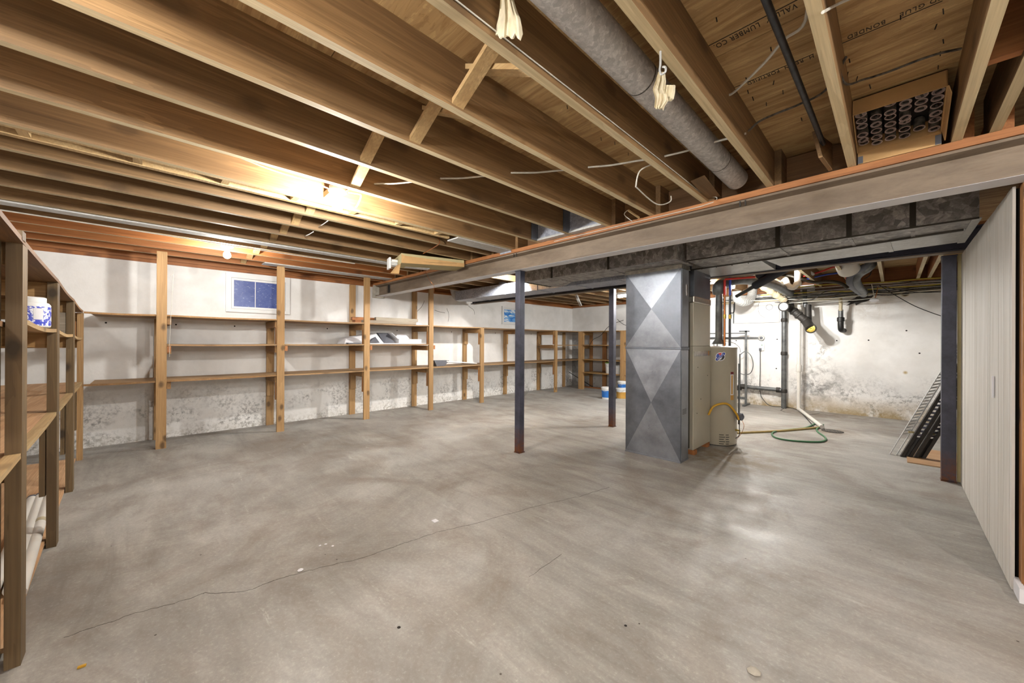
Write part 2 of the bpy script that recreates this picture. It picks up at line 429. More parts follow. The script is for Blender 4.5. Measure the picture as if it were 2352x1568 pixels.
def emis(name, col, st):
    t = NT(name); t.b.inputs['Emission Color'].default_value = col; t.b.inputs['Emission Strength'].default_value = st
    return t.set((1, 1, 1, 1), .4)
# ================================================================ STRUCTURE
XL, YF, XR, YN = -6.55, 8.9, 3.2, -1.25      # left wall, far wall, right side, wall behind the camera
ZJ, ZS = 2.287, 2.522                         # joist underside, subfloor underside
YB = 2.97                                     # front of the steel beam
floor = MB().box(XL-.3, YN-.3, -.12, XR+.3, YF+.3, 0).build('floor', M['floor'], loc=(0, 0, -.12)); tag(floor, kind='structure')
def ribbon(pts, wd, z, par, name, mat):
    b = MB(); P = [Vector(p) for p in pts]; P = [Vector((p.x, p.y, z)) for p in P]
    for i in range(len(P)-1):
        d = (P[i+1]-P[i]).normalized(); n_ = Vector((-d.y, d.x, 0))
        w0, w1 = wd*random.uniform(.5, 1.2), wd*random.uniform(.5, 1.2)
        h = Vector((0, 0, .0012))
        b.hexa([P[i]-n_*w0/2-h, P[i+1]-n_*w1/2-h, P[i+1]+n_*w1/2-h, P[i]+n_*w0/2-h, P[i]-n_*w0/2+h*.4, P[i+1]-n_*w1/2+h*.4, P[i+1]+n_*w1/2+h*.4, P[i]+n_*w0/2+h*.4])
    return b.build(name, mat, par)
def wobble(pix, amp=.006, k=7):
    P = [at(u, v, 2, 0) for u, v in pix]; out = []
    for a, b in zip(P, P[1:]):
        for j in range(k):
            q = a.lerp(b, j/k); out.append(q+Vector((random.uniform(-amp, amp), random.uniform(-amp, amp), 0)))
    out.append(P[-1]); return out
ribbon(wobble([(150,1463),(226,1437),(310,1408),(400,1385),(470,1362),(560,1359),(640,1330),(720,1307),(820,1284),(900,1258),(950,1240),(1010,1220),(1080,1205),(1160,1182),(1240,1160),(1330,1140),(1400,1118)], .006), .0028, 0, floor, 'crack', M['crack'])
ribbon(wobble([(1215,1325),(1250,1300),(1290,1272)], .004, 4), .002, 0, floor, 'crack', M['crack'])
# walls
wl = MB().box(XL-.25, YN-.3, 0, XL, YF+.3, 2.222).build('wall_left', M['wall'], loc=(XL, 4, 0)); tag(wl, kind='structure')
wf = MB().box(XL-.25, YF, 0, XR+.3, YF+.25, 2.235).build('wall_far', M['wallfar'], loc=(0, YF, 0)); tag(wf, kind='structure')
wn = MB().box(XL-.25, YN-.25, 0, XR+.3, YN, ZS+.05).build('wall_near', M['wall'], loc=(0, YN, 0)); tag(wn, kind='structure')
we = MB().box(XR, YN, 0, XR+.25, YF+.25, ZS+.05).build('wall_end', M['wall'], loc=(XR, 4, 0)); tag(we, kind='structure')
# form-tie holes
for k in range(16):
    y = -.3+k*.62
    MB().lathe([(.010, 0), (.010, .006)], (XL-.004, y, 1.455), (1, 0, 0), 8).build('tie_hole', M['dirtm'], wl)
for u, v in ((1691,785-3),(1785,779),(1922,782),(1995,781),(2082,759),(2112,811),(1783,846)):
    p = at(u, v, 1, YF); MB().lathe([(.012, 0), (.012, .006)], (p.x, YF+.004, p.z), (0, -1, 0), 8).build('tie_hole', M['dirtm'], wf)
# hairline cracks on the left wall beyond the beam
for pix in ([(998,712),(1010,716),(1022,718)], [(1026,708),(1031,722),(1029,738)], [(1076,703),(1088,712),(1090,722)], [(975,690),(968,705),(952,720)]):
    P = [at(u, v, 0, XL) for u, v in pix]
    MB().tube([(XL+.0005, p.y, p.z) for p in P], .0035, 4).build('crack', M['crack'], wl)
# ceiling: subfloor sheets, joists, sills, bridging
ceil = struct('ceiling', (0, 0, ZJ))
ys = [YN-.1]
for k in range(9): ys.append(ys[-1]+1.22)
sheets = [-1.25, -.02, 1.2-.04, 2.42-.04, 3.62, 4.84, 6.06, 7.28, 8.5, 9.2]
sheets = [-1.4, -.34, .60, 1.82, 2.62, 3.84, 5.06, 6.28, 7.5, 9.2]
for i in range(len(sheets)-1):
    x = -.176-.4035*(24 if i % 2 else 21)+ (.4035*3 if 0 else 0)
    x = max(x, x)
    while x < XR+.2:
        x1 = min(x+.4035*6, XR+.3)
        if x1 < XL-.2: x = x1; continue
        MB().box(x+.002, sheets[i]+.002, ZS, x1-.002, sheets[i+1]-.002, ZS+.018).build('subfloor_panel', M['ply'], ceil)
        x = x1
# a plywood lid above so no light comes through the joints
MB().box(XL-.3, YN-.3, ZS+.02, XR+.3, YF+.3, ZS+.05).build('floor_deck', M['dirtm'], ceil)
JX = [-.195-.4035*k for k in range(16)]
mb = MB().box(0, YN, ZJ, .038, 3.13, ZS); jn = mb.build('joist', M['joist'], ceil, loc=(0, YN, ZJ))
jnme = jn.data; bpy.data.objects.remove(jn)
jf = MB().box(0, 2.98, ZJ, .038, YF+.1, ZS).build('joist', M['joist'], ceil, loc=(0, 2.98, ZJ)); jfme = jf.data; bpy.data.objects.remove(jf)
def lit_under_mat(me):
    me.materials.append(M['joistlit'])
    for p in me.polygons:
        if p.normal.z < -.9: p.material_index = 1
lit_under_mat(jnme); lit_under_mat(jfme)
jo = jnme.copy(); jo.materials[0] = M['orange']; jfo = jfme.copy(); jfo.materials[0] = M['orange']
def joist(me, x, y, z=0, dy=0):
    o = bpy.data.objects.new('joist', me); C.objects.link(o); o.parent = ceil
    o.location = (x, y, z); return o
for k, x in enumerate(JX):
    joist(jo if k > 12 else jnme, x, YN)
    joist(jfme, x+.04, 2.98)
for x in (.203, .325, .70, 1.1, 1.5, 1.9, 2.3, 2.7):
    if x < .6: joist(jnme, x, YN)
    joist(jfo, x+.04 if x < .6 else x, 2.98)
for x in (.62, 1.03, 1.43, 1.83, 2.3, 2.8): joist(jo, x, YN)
# extra board laid beside the joist, tied by short blocks (ladder framing)
xs_ = JX[7]-.155
MB().box(xs_, YN, ZJ, xs_+.038, 2.2, ZJ+.09).build('ledger_board', M['pale'], ceil)
MB().box(JX[7]-.022, YN, ZJ-.0, JX[7]-.001, 2.95, ZJ+.09).build('ledger_board', M['pale'], ceil)
for y in (-.43, -.02, .39, .80, 1.22, 1.63, 2.04):
    MB().box(xs_+.04, y-.02, ZJ+.004, JX[7]-.024, y+.02, ZJ+.085).build('block', M['pale'], ceil)
# sill plates on the left wall: old orange fir
MB().box(XL-.2, YN, 2.222, XL+.02, YF, 2.262).build('sill_plate', M['orange'], ceil)
MB().box(XL-.2, YN, 2.266, XL-.03, YF, ZS).build('rim_joist', M['orange'], ceil)
MB().box(XL-.03, YN, ZJ-.02, XL+.008, 2.9, ZJ+.06).build('nailer', M['orange'], ceil)
MB().box(XL-.2, YF-.04, 2.24, XR, YF+.2, 2.283).build('sill_plate', M['orangex'], ceil)
MB().box(XL-.2, YF+.02, 2.287, XR, YF+.06, ZS).build('rim_joist', M['orangex'], ceil)
# diagonal cross bridging, near span and far span
def bridging(x0, x1, y, dz=0.0, m_='pale'):
    # x0 = right face of the left joist, x1 = left face of the right joist
    MB().bar((x0, y, ZJ+.012), (x1, y, ZS-.02), .062, .019, (0, 1, 0)) if 0 else None
    a = MB(); hw = .031
    for (xa, za, xb, zb, yy) in ((x0, ZJ+.01, x1, ZS-.015, y), ):
        a.hexa([(xa, yy-hw, za), (xb, yy-hw, zb-.02), (xb, yy+hw, zb-.02), (xa, yy+hw, za), (xa, yy-hw, za+.024), (xb, yy-hw, zb+.004), (xb, yy+hw, zb+.004), (xa, yy+hw, za+.024)])
    a.build('bridging_strip', M[m_], ceil)
    b = MB(); yy = y+.072
    b.hexa([(x0, yy-hw, ZS-.035), (x1, yy-hw, ZJ+.01), (x1, yy+hw, ZJ+.01), (x0, yy+hw, ZS-.035), (x0, yy-hw, ZS-.011), (x1, yy-hw, ZJ+.034), (x1, yy+hw, ZJ+.034), (x0, yy+hw, ZS-.011)])
    b.build('bridging_strip', M[m_], ceil)
for k in range(2, 15):
    yb = {2: 1.0, 3: 1.02, 4: .93, 5: 1.03}.get(k, .98)
    if k in (6,): continue
    bridging(JX[k+1]+.038 if k+1 < 16 else XL, JX[k], yb)
for k in range(0, 15):
    bridging(JX[k+1]+.078, JX[k]+.04, 5.9+.03*(k % 3)); 
bridging(JX[0]+.078, .243, 6.6); bridging(.281, .365, 6.6); bridging(.403, .70, 6.4); bridging(.74, 1.1, 6.4)
# solid blocks on the beam between joists
for x0, x1, mm in ((JX[3]+.05, JX[2]-.03, 0), (JX[1]+.04, JX[0]-.002, 1), (JX[0]+.04, .2, 0), (JX[2]+.04, JX[1]-.002, 1), (JX[4]+.04, JX[3]-.002, 0)):
    pass
for k in range(0, 14):
    MB().box(JX[k+1]+.08, 3.14, ZJ, JX[k]+.038, 3.178, ZS-.01).build('blocking', M['joistx'], ceil)
MB().box(JX[0]+.08, 3.14, ZJ, .24, 3.178, ZS).build('blocking', M['joistx'], ceil)
# stair-opening framing at the right
MB().box(.242, 1.35, ZJ, .324, 1.388, ZS).build('blocking', M['orangex'], ceil)
MB().box(.242, 2.25, ZJ+.02, .324, 2.288, ZS).build('blocking', M['orangex'], ceil)
MB().box(.365, 1.05, ZJ, .62, 1.088, ZS).build('blocking', M['orangex'], ceil)
MB().box(.365, 2.1, ZJ+.02, .62, 2.138, ZS).build('blocking', M['orangex'], ceil)
# bent nails coming through the subfloor
for u, v in ((1645,40),(1713,178),(1778,185),(1717,207),(1728,222),(1760,235),(1798,207),(1840,270),(1770,108),(1948,165),(1950,135),(2068,35),(2152,55),(2166,20),(2166,90),(2160,118),(2155,150),(2150,175),(2137,190),(1970,175),(1997,194),(1302,242),(1380,315),(1412,325),(1443,350),(1330,255)):
    p = at(u, v, 2, ZS)
    MB().bar((p.x, p.y, ZS+.001), (p.x+random.uniform(-.006, .006), p.y+random.uniform(.004, .014), ZS-.016), .003, .003).build('nail', M['ink'], ceil)
# printed lettering on the plywood
def text_obj(name, body, size, loc, rdir, up, mat, parent, ext=.0004, align='LEFT', font_scale=1.0):
    cu = bpy.data.curves.new(name, 'FONT'); cu.body = body; cu.size = size; cu.extrude = ext; cu.align_x = align
    cu.space_character = 1.15
    o = bpy.data.objects.new('tmp', cu); C.objects.link(o)
    dg = bpy.context.evaluated_depsgraph_get(); me = bpy.data.meshes.new_from_object(o.evaluated_get(dg))
    bpy.data.objects.remove(o)
    r = Vector(rdir).normalized(); u_ = Vector(up).normalized(); n_ = r.cross(u_)
    R = Matrix((r, u_, n_)).transposed().to_4x4()
    me.transform(Matrix.Diagonal((font_scale, 1, 1, 1)));  me.transform(R)
    me.materials.clear(); me.materials.append(mat)
    ob = bpy.data.objects.new(name, me); C.objects.link(ob)
    loc = Vector(loc)
    if parent: ob.parent = parent; ob.location = loc - parent_world(parent)
    else: ob.location = loc
    return ob
def ceil_print(body, p_right, p_left, size, off=.004, ln=True):
    a = at(*p_right, 2, ZS); b = at(*p_left, 2, ZS)
    y = (a.y+b.y)/2
    if ln: MB().box(b.x-.02, y-.0022, ZS-.0008, a.x, y+.0022, ZS+.002).build('print_line', M['ink'], ceil)
    return a, b, y
a, b, y = ceil_print('', (1838, 0), (1625, 103), .05)
text_obj('stencil_text', 'VALLEY  LUMBER CO.', .042, (a.x-.012, y+.012, ZS-.0006), (-1,0,0), (0,1,0), M['ink'], ceil, font_scale=(a.x-b.x)/.50)
a, b, y2 = ceil_print('', (1870, 128), (1690, 195), .05)
text_obj('stencil_text', 'H  RESIN  FORTIFIED', .036, (a.x, y2+.004, ZS-.0006), (-1,0,0), (0,1,0), M['ink'], ceil, font_scale=(a.x-b.x)/.44)
a, b, y3 = ceil_print('', (2165, 0), (1925, 105), .05)
text_obj('stencil_text', 'ED GLUE    BONDED', .036, (a.x, y3-.036, ZS-.0006), (-1,0,0), (0,1,0), M['ink'], ceil, font_scale=(a.x-b.x)/.42)

# panelled wall on the right: each board its own plank
wr = struct('wall_right', (.42, 4.2, 0))
MB().box(.432, 3.20, .0, .52, 5.30, 2.05).build('wall_core', M['dirtm'], wr)
y = 3.16; k = 0
W_ = [.052, .10, .06, .14, .085, .19, .07, .11, .16, .06, .13, .09, .2, .08, .15, .12, .1, .2]
while y < 5.22:
    wdt = W_[k % len(W_)]; y1 = min(y+wdt, 5.24)
    MB().box(.42+random.uniform(0, .002), y+.0015, .004, .432, y1-.0015, 2.052).build('plank', M['panel'], wr)
    y = y1; k += 1
MB().box(.40, 5.24, .01, .43, 5.262, 2.06).build('corner_strip', M['cardg'], wr)
MB().box(.445, 3.10, .06, .475, 3.165, 2.05).build('stud', M['orangez'], wr)
MB().box(.49, 3.02, .06, .56, 3.165, 2.05).build('stud', M['orangez'], wr)
MB().box(.60, 3.06, .06, 1.6, 3.12, 2.05).build('stud', M['orangez'], wr)
MB().box(.43, 3.05, 0, 1.6, 3.16, .055).build('bottom_plate', M['dirtm'], wr)
MB().box(.428, 3.03, .0, .448, 3.17, .07).build('plate_edge', M['paper'], wr)
MB().box(.412, 3.62, .93, .42, 3.64, 1.06).build('patch', M['paper'], wr)

# windows
def window(n, y0, z0, y1, z1, film, frame_w=.06):
    w_ = struct('window_%d' % n, (XL, (y0+y1)/2, z0))
    x0, x1 = XL-.005, XL+.03
    MB().box(x0, y0, z0, x1, y0+frame_w, z1).build('frame_side', M['white'], w_)
    MB().box(x0, y1-frame_w, z0, x1, y1, z1).build('frame_side', M['white'], w_)
    MB().box(x0, y0+frame_w, z1-frame_w*1.1, x1, y1-frame_w, z1).build('frame_head', M['white'], w_)
    MB().box(x0, y0+frame_w, z0, x1, y1-frame_w, z0+frame_w*.8).build('frame_sill', M['white'], w_)
    a_, b_, c_, d_ = y0+frame_w+.004, y1-frame_w-.004, z0+frame_w*.8+.004, z1-frame_w*1.1-.004
    s = .028
    MB().box(XL-.003, a_, c_, XL+.018, a_+s, d_).build('sash_stile', M['white'], w_)
    MB().box(XL-.003, b_-s, c_, XL+.018, b_, d_).build('sash_stile', M['white'], w_)
    MB().box(XL-.003, a_+s, d_-s, XL+.018, b_-s, d_).build('sash_rail', M['white'], w_)
    MB().box(XL-.003, a_+s, c_, XL+.018, b_-s, c_+s).build('sash_rail', M['white'], w_)
    MB().box(XL-.002, a_+s, c_+s, XL+.004, b_-s, d_-s).build('pane', film, w_)
    return w_, (a_+s, c_+s, b_-s, d_-s)
w1, r1 = window(1, .835, 1.655, 1.625, 2.205, M['film'])
ym = r1[0]+(r1[2]-r1[0])*.42
MB().box(XL+.003, ym-.005, r1[1], XL+.008, ym+.005, r1[3]).build('muntin', M['paper'], w1)
w2, r2 = window(2, 6.10, 1.675, 6.90, 2.10, M['skyfilm'], .035)
# ================================================================ STEEL AND DUCTS
def ibeam(name, y0, y1, z0, z1, x0, x1, mat, web=.012, fl=.014):
    b = MB(); ym = (y0+y1)/2
    pts = [(y0,z0),(y1,z0),(y1,z0+fl),(ym+web/2,z0+fl+.012),(ym+web/2,z1-fl-.012),(y1,z1-fl),(y1,z1),(y0,z1),(y0,z1-fl),(ym-web/2,z1-fl-.012),(ym-web/2,z0+fl+.012),(y0,z0+fl)]
    n = len(pts); b.add([(x0, p[0], p[1]) for p in pts]+[(x1, p[0], p[1]) for p in pts],
        [(i, (i+1) % n, n+(i+1) % n, n+i) for i in range(n)])
    for s, e in ((0, 1), (1, 0)):
        x = (x0, x1)[s]
        b.box(x-.0005, y0, z0, x+.0005, y1, z0+fl); b.box(x-.0005, y0, z1-fl, x+.0005, y1, z1); b.box(x-.0005, ym-web/2, z0+fl, x+.0005, ym+web/2, z1-fl)
    return b
mb_ = thing('steel_beam', 'long rusty brown steel I-beam carrying the joists across the room, wooden plate on top', 'beam', (-2.5, YB+.075, 2.055))
ibeam('web', YB, YB+.15, 2.055, 2.243, XL-.1, 1.8, M['beam']).build('i_section', M['beam'], mb_)
MB().box(XL, YB+.004, 2.0535, 1.8, YB+.146, 2.0548).build('dusty_underside', M['paper'], mb_)
MB().box(XL, YB-.012, 2.245, 1.8, YB+.16, 2.285).build('wood_plate', M['orangex'], mb_)
for px in ((1180,596),(1186,597),(1700,457),(1712,461)):
    p = at(px[0], px[1], 1, YB-.002); MB().box(p.x-.004, YB-.004, 2.20, p.x+.004, YB+.004, 2.238).build('clip', M['iron'], mb_)
for u in (875,): 
    MB().box(-6.12, YB+.05, 2.07, -6.07, YB+.066, 2.24).build('stiffener', M['iron'], mb_)
MB().box(XL-.02, YB-.03, 2.03, XL+.06, YB+.18, 2.25).build('mortar_pocket', M['mortar'], mb_)
b2 = thing('steel_beam', 'dark second steel I-beam behind the sheet metal ducts', 'beam', (-2.5, 5.1, 2.06))
ibeam('web', 5.05, 5.15, 2.062, 2.262, -6.4, 1.8, M['steel'], .01, .01).build('i_section', M['steel'], b2)
MB().box(-6.4, 5.045, 2.055, 1.8, 5.155, 2.0615).build('bottom_flange_edge', M['beam'], b2)
MB().box(-6.4, 5.04, 2.263, 1.8, 5.16, 2.286).build('wood_plate', M['orangex'], b2)
def spost(x, y, s, z1, label):
    p = thing('steel_post', label, 'post', (x, y, 0), 'steel columns under the beams')
    # square tube made of two channels, welded seam, base plate and cap plate
    a = .004; h = s/2
    MB().box(x-h, y-h, .008, x+h, y+h, z1-.008).build('column', M['steel'], p, bevel=.004)
    MB().box(x-h-.003, y-h-.006, 0, x+h+.006, y+h+.006, .008).build('base_plate', M['steel'], p)
    MB().box(x-h-.004, y-h-.004, z1-.008, x+h+.004, y+h+.004, z1).build('cap_plate', M['steel'], p)
    return p
spost(-2.983, 3.062, .078, 2.055, 'dark square steel column in the middle of the room under the brown beam')
spost(-2.945, 5.00, .078, 2.055, 'dark steel column just left of the tall sheet metal plenum, farther back')
spost(.350, 5.262, .09, 2.055, 'rust-footed dark steel column at the end of the pale board wall')

def seam(mb, par, x, y0, y1, z0, z1, face_y, bottom=True):
    MB().box(x-.012, face_y-.006, z0-.003, x+.012, face_y, z1).build('joint_strip', M['dkmetal'], par)
    if bottom: MB().box(x-.010, face_y, z0-.006, x+.010, y1, z0).build('joint_strip', M['duct'], par)
# front duct, left run
d1 = thing('air_duct', 'dull spangled rectangular duct under the beam left of the tall plenum', 'duct', (-2.5, 3.95, 2.07), 'rectangular supply ducts')
MB().box(-3.55, 3.725, 2.07, -1.50, 4.17, 2.284).build('duct_body', M['duct'], d1)
for x in (-3.066, -2.25): seam(None, d1, x, 3.725, 4.17, 2.07, 2.284, 3.725)
MB().box(-3.565, 3.72, 2.062, -3.55, 4.30, 2.286).build('end_flange', M['dkmetal'], d1)
MB().hexa([(-3.56,4.172,2.07),(-3.08,4.172,2.07),(-3.30,4.34,2.07),(-3.56,4.34,2.07),(-3.56,4.172,2.28),(-3.08,4.172,2.28),(-3.30,4.34,2.28),(-3.56,4.34,2.28)]).build('end_wedge', M['duct'], d1)
# front duct, right run, tapering
d2 = thing('air_duct', 'dark spangled rectangular duct under the beam reaching the pale board wall', 'duct', (-.5, 4.1, 2.07), 'rectangular supply ducts')
MB().hexa([(-1.46,3.885,2.07),(.385,3.86,2.07),(.362,4.155,2.07),(-1.46,4.40,2.07),(-1.46,3.885,2.28),(.385,3.86,2.28),(.362,4.155,2.28),(-1.46,4.40,2.28)]).build('duct_body', M['duct'], d2)
for x in (-.70, -.245, .09):
    MB().box(x-.016, 3.862, 2.066, x+.016, 3.878, 2.284).build('joint_strip', M['dkmetal'], d2)
    MB().bar((x, 3.885, 2.067), (x+.01, 4.40-(x+1.46)*.132, 2.067), .022, .004).build('joint_strip', M['duct'], d2)
MB().bar((-1.46,3.883,2.068),(.385,3.858,2.068), .004,.012).build('hem', M['dkmetal'], d2)
MB().bar((.376,3.86,2.066),(.376,4.70,2.066), .04,.006).build('end_hem', M['galv'], d2)
# second duct behind it
d3 = thing('air_duct', 'pale-bottomed duct running right behind the front duct, black sleeve seam between', 'duct', (-.3, 4.55, 2.07), 'rectangular supply ducts')
MB().hexa([(-.90,4.345,2.07),(.355,4.175,2.07),(.385,4.69,2.07),(-.85,4.87,2.07),(-.90,4.345,2.27),(.355,4.175,2.27),(.385,4.69,2.27),(-.85,4.87,2.27)]).build('duct_body', M['galv'], d3)
MB().bar((-.90,4.335,2.066),(.345,4.165,2.066), .02,.02).build('seam_strip', M['dkmetal'], d3)
MB().bar((-.04,4.23,2.066),(-.02,4.74,2.066), .03,.005).build('joint_strip', M['galv'], d3)
# supply plenum over the furnace
d4 = thing('supply_plenum', 'wide sheet metal box with riveted edges over the furnace', 'duct', (-1.25, 4.9, 2.07))
MB().hexa([(-1.60,4.405,2.07),(-.93,4.36,2.07),(-.93,5.04,2.07),(-1.60,5.04,2.07),(-1.60,4.405,2.27),(-.93,4.36,2.27),(-.93,5.04,2.27),(-1.60,5.04,2.27)]).build('box_body', M['galv'], d4)
MB().bar((-1.60,4.39,2.067),(-.90,4.345,2.067), .018,.014).build('seam_strip', M['dkmetal'], d4)
for x in (-1.5,-1.35,-1.2,-1.05): MB().lathe([(.007,0),(.004,-.006)], (x, 4.43, 2.07), (0,0,1), 8).build('rivet', M['dkmetal'], d4)
# left back duct
d5 = thing('air_duct', 'bright blue-lit rectangular duct running to the left wall behind the steel column', 'duct', (-4.2, 4.65, 2.07), 'rectangular supply ducts')
MB().box(-6.12, 4.44, 2.07, -2.2, 4.86, 2.25).build('duct_body', M['duct2'], d5)
for x in (-5.55, -4.68, -3.95, -3.2, -2.55): MB().box(x-.012, 4.432, 2.064, x+.012, 4.865, 2.252).build('joint_strip', M['duct2'], d5)
MB().bar((-6.1,4.95,2.058),(-2.2,4.95,2.058), .02,.02).build('hanger_pipe', M['iron'], d5)
e = thing('duct_elbow', 'round galvanised elbow turning up at the left end of the bright duct', 'duct', (-6.2, 4.6, 2.06))
MB().tube([(-6.1,4.65,2.16),(-6.25,4.65,2.15),(-6.33,4.62,2.2),(-6.36,4.58,2.34),(-6.36,4.56,2.5)], .085, 16, True, 4).build('elbow', M['galv'], e, True)
MB().lathe([(.07,0),(.07,.06)], (-4.92, 4.6, 2.25), (0,0,1), 18).build('collar', M['duct2'], e, True)
# duct boots between joists at the beam
for k, x in enumerate((JX[6], JX[5])):
    bt = thing('duct_boot', ('galvanised register boot closing the joist bay, left one of two on the beam', 'galvanised register boot closing the joist bay, right one of two on the beam')[k], 'duct boot', (x+.2, 2.9, ZJ), 'sheet metal boots on the beam')
    MB().box(x+.042, 2.90, ZJ+.004, x+.398, 2.93, ZS-.006).build('front_sheet', M['duct2'], bt)
    MB().box(x+.042, 2.885, ZJ+.0, x+.398, 2.965, ZJ+.02).build('bottom_flange', M['galv'], bt)
    MB().box(x+.040, 2.80, ZJ+.002, x+.046, 2.93, ZS-.006).build('side_sheet', M['plenumd'], bt)
# panned joist bays: sheet metal strips under the joists
def sheet(x0, x1, y0, y1, z, label, mat='galv'):
    o = MB().box(x0, y0, z-.012, x1, y1, z).build('duct_strip', M[mat], None); tag(o, label, 'duct'); return o
sheet(JX[11]-.13, JX[11]-.012, YN+.05, 2.6, ZJ-.001, 'long bright galvanised strip under the joists past the second bulb')
pn = thing('return_pan', 'short silver sheet pan nailed under two joists beside the beam', 'duct', (-3.12, 2.6, ZJ-.02))
MB().box(-3.20, 2.22, ZJ-.014, -3.02, 2.955, ZJ-.002).build('pan', M['galv'], pn)
MB().box(-3.20, 2.950, ZJ-.03, -3.02, 2.956, ZJ+.02).build('end_flap', M['duct2'], pn)
sheet(-5.98, -5.80, 1.15, 2.93, ZJ-.002, 'grey duct strip between the shelf posts and the left wall sill')
# round duct pipe
rp = thing('round_duct', 'mottled grey round duct running between two joists to the beam', 'duct', (-.768, 1, 2.318))
MB().lathe([(.067, 0), (.067, 4.17)], (-.768, YN+.02, 2.385), (0,1,0), 40).build('pipe', M['round'], rp, True)
for y in (1.52, 2.55): MB().lathe([(.0682, 0), (.0682, .006)], (-.768, y, 2.385), (0,1,0), 40).build('crimp_ring', M['cabled'], rp, True)
# black iron pipe
o = MB().tube([(-.305, YN+.02, 2.38), (-.30, 1.4, 2.38), (-.285, 2.75, 2.38)], .0125, 14, True, 0).build('iron_pipe', M['blackpipe'], None, True)
tag(o, 'thin black iron gas pipe running under the plywood between joists', 'pipe')
o = MB().hexa([(-.30,2.70,ZJ+.002),(-.282,2.70,ZJ+.002),(-.262,2.95,ZJ+.002),(-.28,2.95,ZJ+.002),(-.33,2.70,ZJ+.16),(-.312,2.70,ZJ+.16),(-.262,2.95,ZJ+.16),(-.28,2.95,ZJ+.16)]).build('wood_shim', M['joist'], None); tag(o, 'thin brown board standing on the beam at the end of the black pipe', 'board')
a = at(1830,0,2,2.3)
o = MB().hexa([tuple(at(u,v,2,ZJ+.02+dz)) for dz in (0,.018) for u,v in ((1586,416),(1618,402),(1658,455),(1628,463))]).build('wood_block', M['joist'], None); tag(o, 'short tan wood block lying on the beam beside the round duct', 'board')
# tall return plenum in front of the furnace
pl = thing('return_plenum', 'tall grey sheet metal plenum with cross-broken panels standing on the floor', 'plenum', (-1.86, 4.09, 0))
X0, X1, Y0, Y1 = -2.172, -1.553, 3.985, 4.195
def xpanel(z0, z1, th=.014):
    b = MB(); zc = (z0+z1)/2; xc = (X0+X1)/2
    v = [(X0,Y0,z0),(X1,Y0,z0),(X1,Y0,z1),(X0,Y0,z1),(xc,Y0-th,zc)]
    b.add(v, [(0,1,4),(2,3,4)]); b.cur = 1; b.add(v, [(1,2,4),(3,0,4)]); b.cur = 0  # alternate facets darker: shading of the folds put into the colour
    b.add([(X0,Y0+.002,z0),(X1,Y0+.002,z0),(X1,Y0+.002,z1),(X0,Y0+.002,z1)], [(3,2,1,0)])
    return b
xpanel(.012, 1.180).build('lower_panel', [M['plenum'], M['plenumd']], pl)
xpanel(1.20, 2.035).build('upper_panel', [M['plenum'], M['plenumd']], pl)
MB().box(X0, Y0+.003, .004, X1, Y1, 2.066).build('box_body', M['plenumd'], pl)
MB().box(X0-.006, Y0-.008, 1.178, X1+.008, Y1+.004, 1.202).build('drive_seam', M['plenumd'], pl, bevel=.003)
MB().box(X0-.004, Y0-.006, .0, X1+.004, Y1+.004, .014).build('bottom_hem', M['plenum'], pl)
MB().box(X0-.01, Y0-.012, 2.022, X1+.012, Y1+.006, 2.066).build('top_collar', M['foil'], pl)
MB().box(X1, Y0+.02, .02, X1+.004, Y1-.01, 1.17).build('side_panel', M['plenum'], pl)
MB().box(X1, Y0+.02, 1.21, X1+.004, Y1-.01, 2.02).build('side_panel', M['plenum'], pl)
MB().box(X1+.004, 4.12, 1.75, X1+.007, 4.145, 1.87).build('side_tag', M['foil'], pl)
for kk in range(5): MB().box(X1+.004, 4.03, .50+kk*.012, X1+.0055, 4.13, .504+kk*.012).build('side_print', M['dkmetal'], pl)
# furnace
fu = thing('furnace', 'beige enamel furnace cabinet behind the tall plenum, raised on wood blocks', 'furnace', (-1.86, 4.68, .05))
FX0, FX1, FY0, FY1 = -2.16, -1.57, 4.39, 4.945
MB().box(FX0, FY0, .05, FX1, FY1, 1.215).build('cabinet', M['furn'], fu, bevel=.006)
MB().box(FX0+.01, FY0+.004, 1.215, FX1-.004, FY1-.004, 1.70).build('upper_cabinet', M['furn'], fu, bevel=.004)
MB().box(FX0+.02, FY0+.01, 1.775, FX1-.0, FY1-.02, 2.068).build('supply_riser', M['plenumd'], fu)
MB().box(FX0+.01, FY0, 1.70, FX1+.004, FY1, 1.775).build('foil_collar', M['foil'], fu, bevel=.01)
MB().box(FX1-.002, FY0+.01, 1.10, FX1+.003, FY1, 1.155).build('foil_strip', M['foil'], fu)
MB().box(FX1, FY1-.09, 1.10, FX1+.005, FY1-.06, 1.155).build('orange_mark', M['orangez'], fu)
MB().box(FX0+.05, Y1+.001, .07, FX1-.04, FY0, 2.04).build('filter_gap', M['dkmetal'], fu)
for kk, (yy, zz) in enumerate(((4.62,.60),(4.84,.86),(4.52,.97),(4.5,.45))): MB().lathe([(.006,0),(.004,.004)], (FX1, yy, zz), (1,0,0), 8).build('screw', M['dkmetal'], fu)
MB().box(FX1-.13, FY1-.10, 1.18, FX1-.005, FY1+.004, 1.2).build('vent_shield', M['dkmetal'], fu)
for kk, (x, y) in enumerate(((-1.60, 4.42), (-1.61, 4.86), (-2.1, 4.45), (-2.1, 4.86))):
    o = MB().box(x-.05, y-.035, .0, x+.045, y+.045, .049).build('wood_block', M['orange'], None)
    tag(o, ['small orange wood block under the front right corner of the furnace', 'small orange wood block under the back right corner of the furnace', 'wood block under the front left corner of the furnace', 'wood block under the back left corner of the furnace'][kk], 'wood block', 'wood blocks under the furnace')
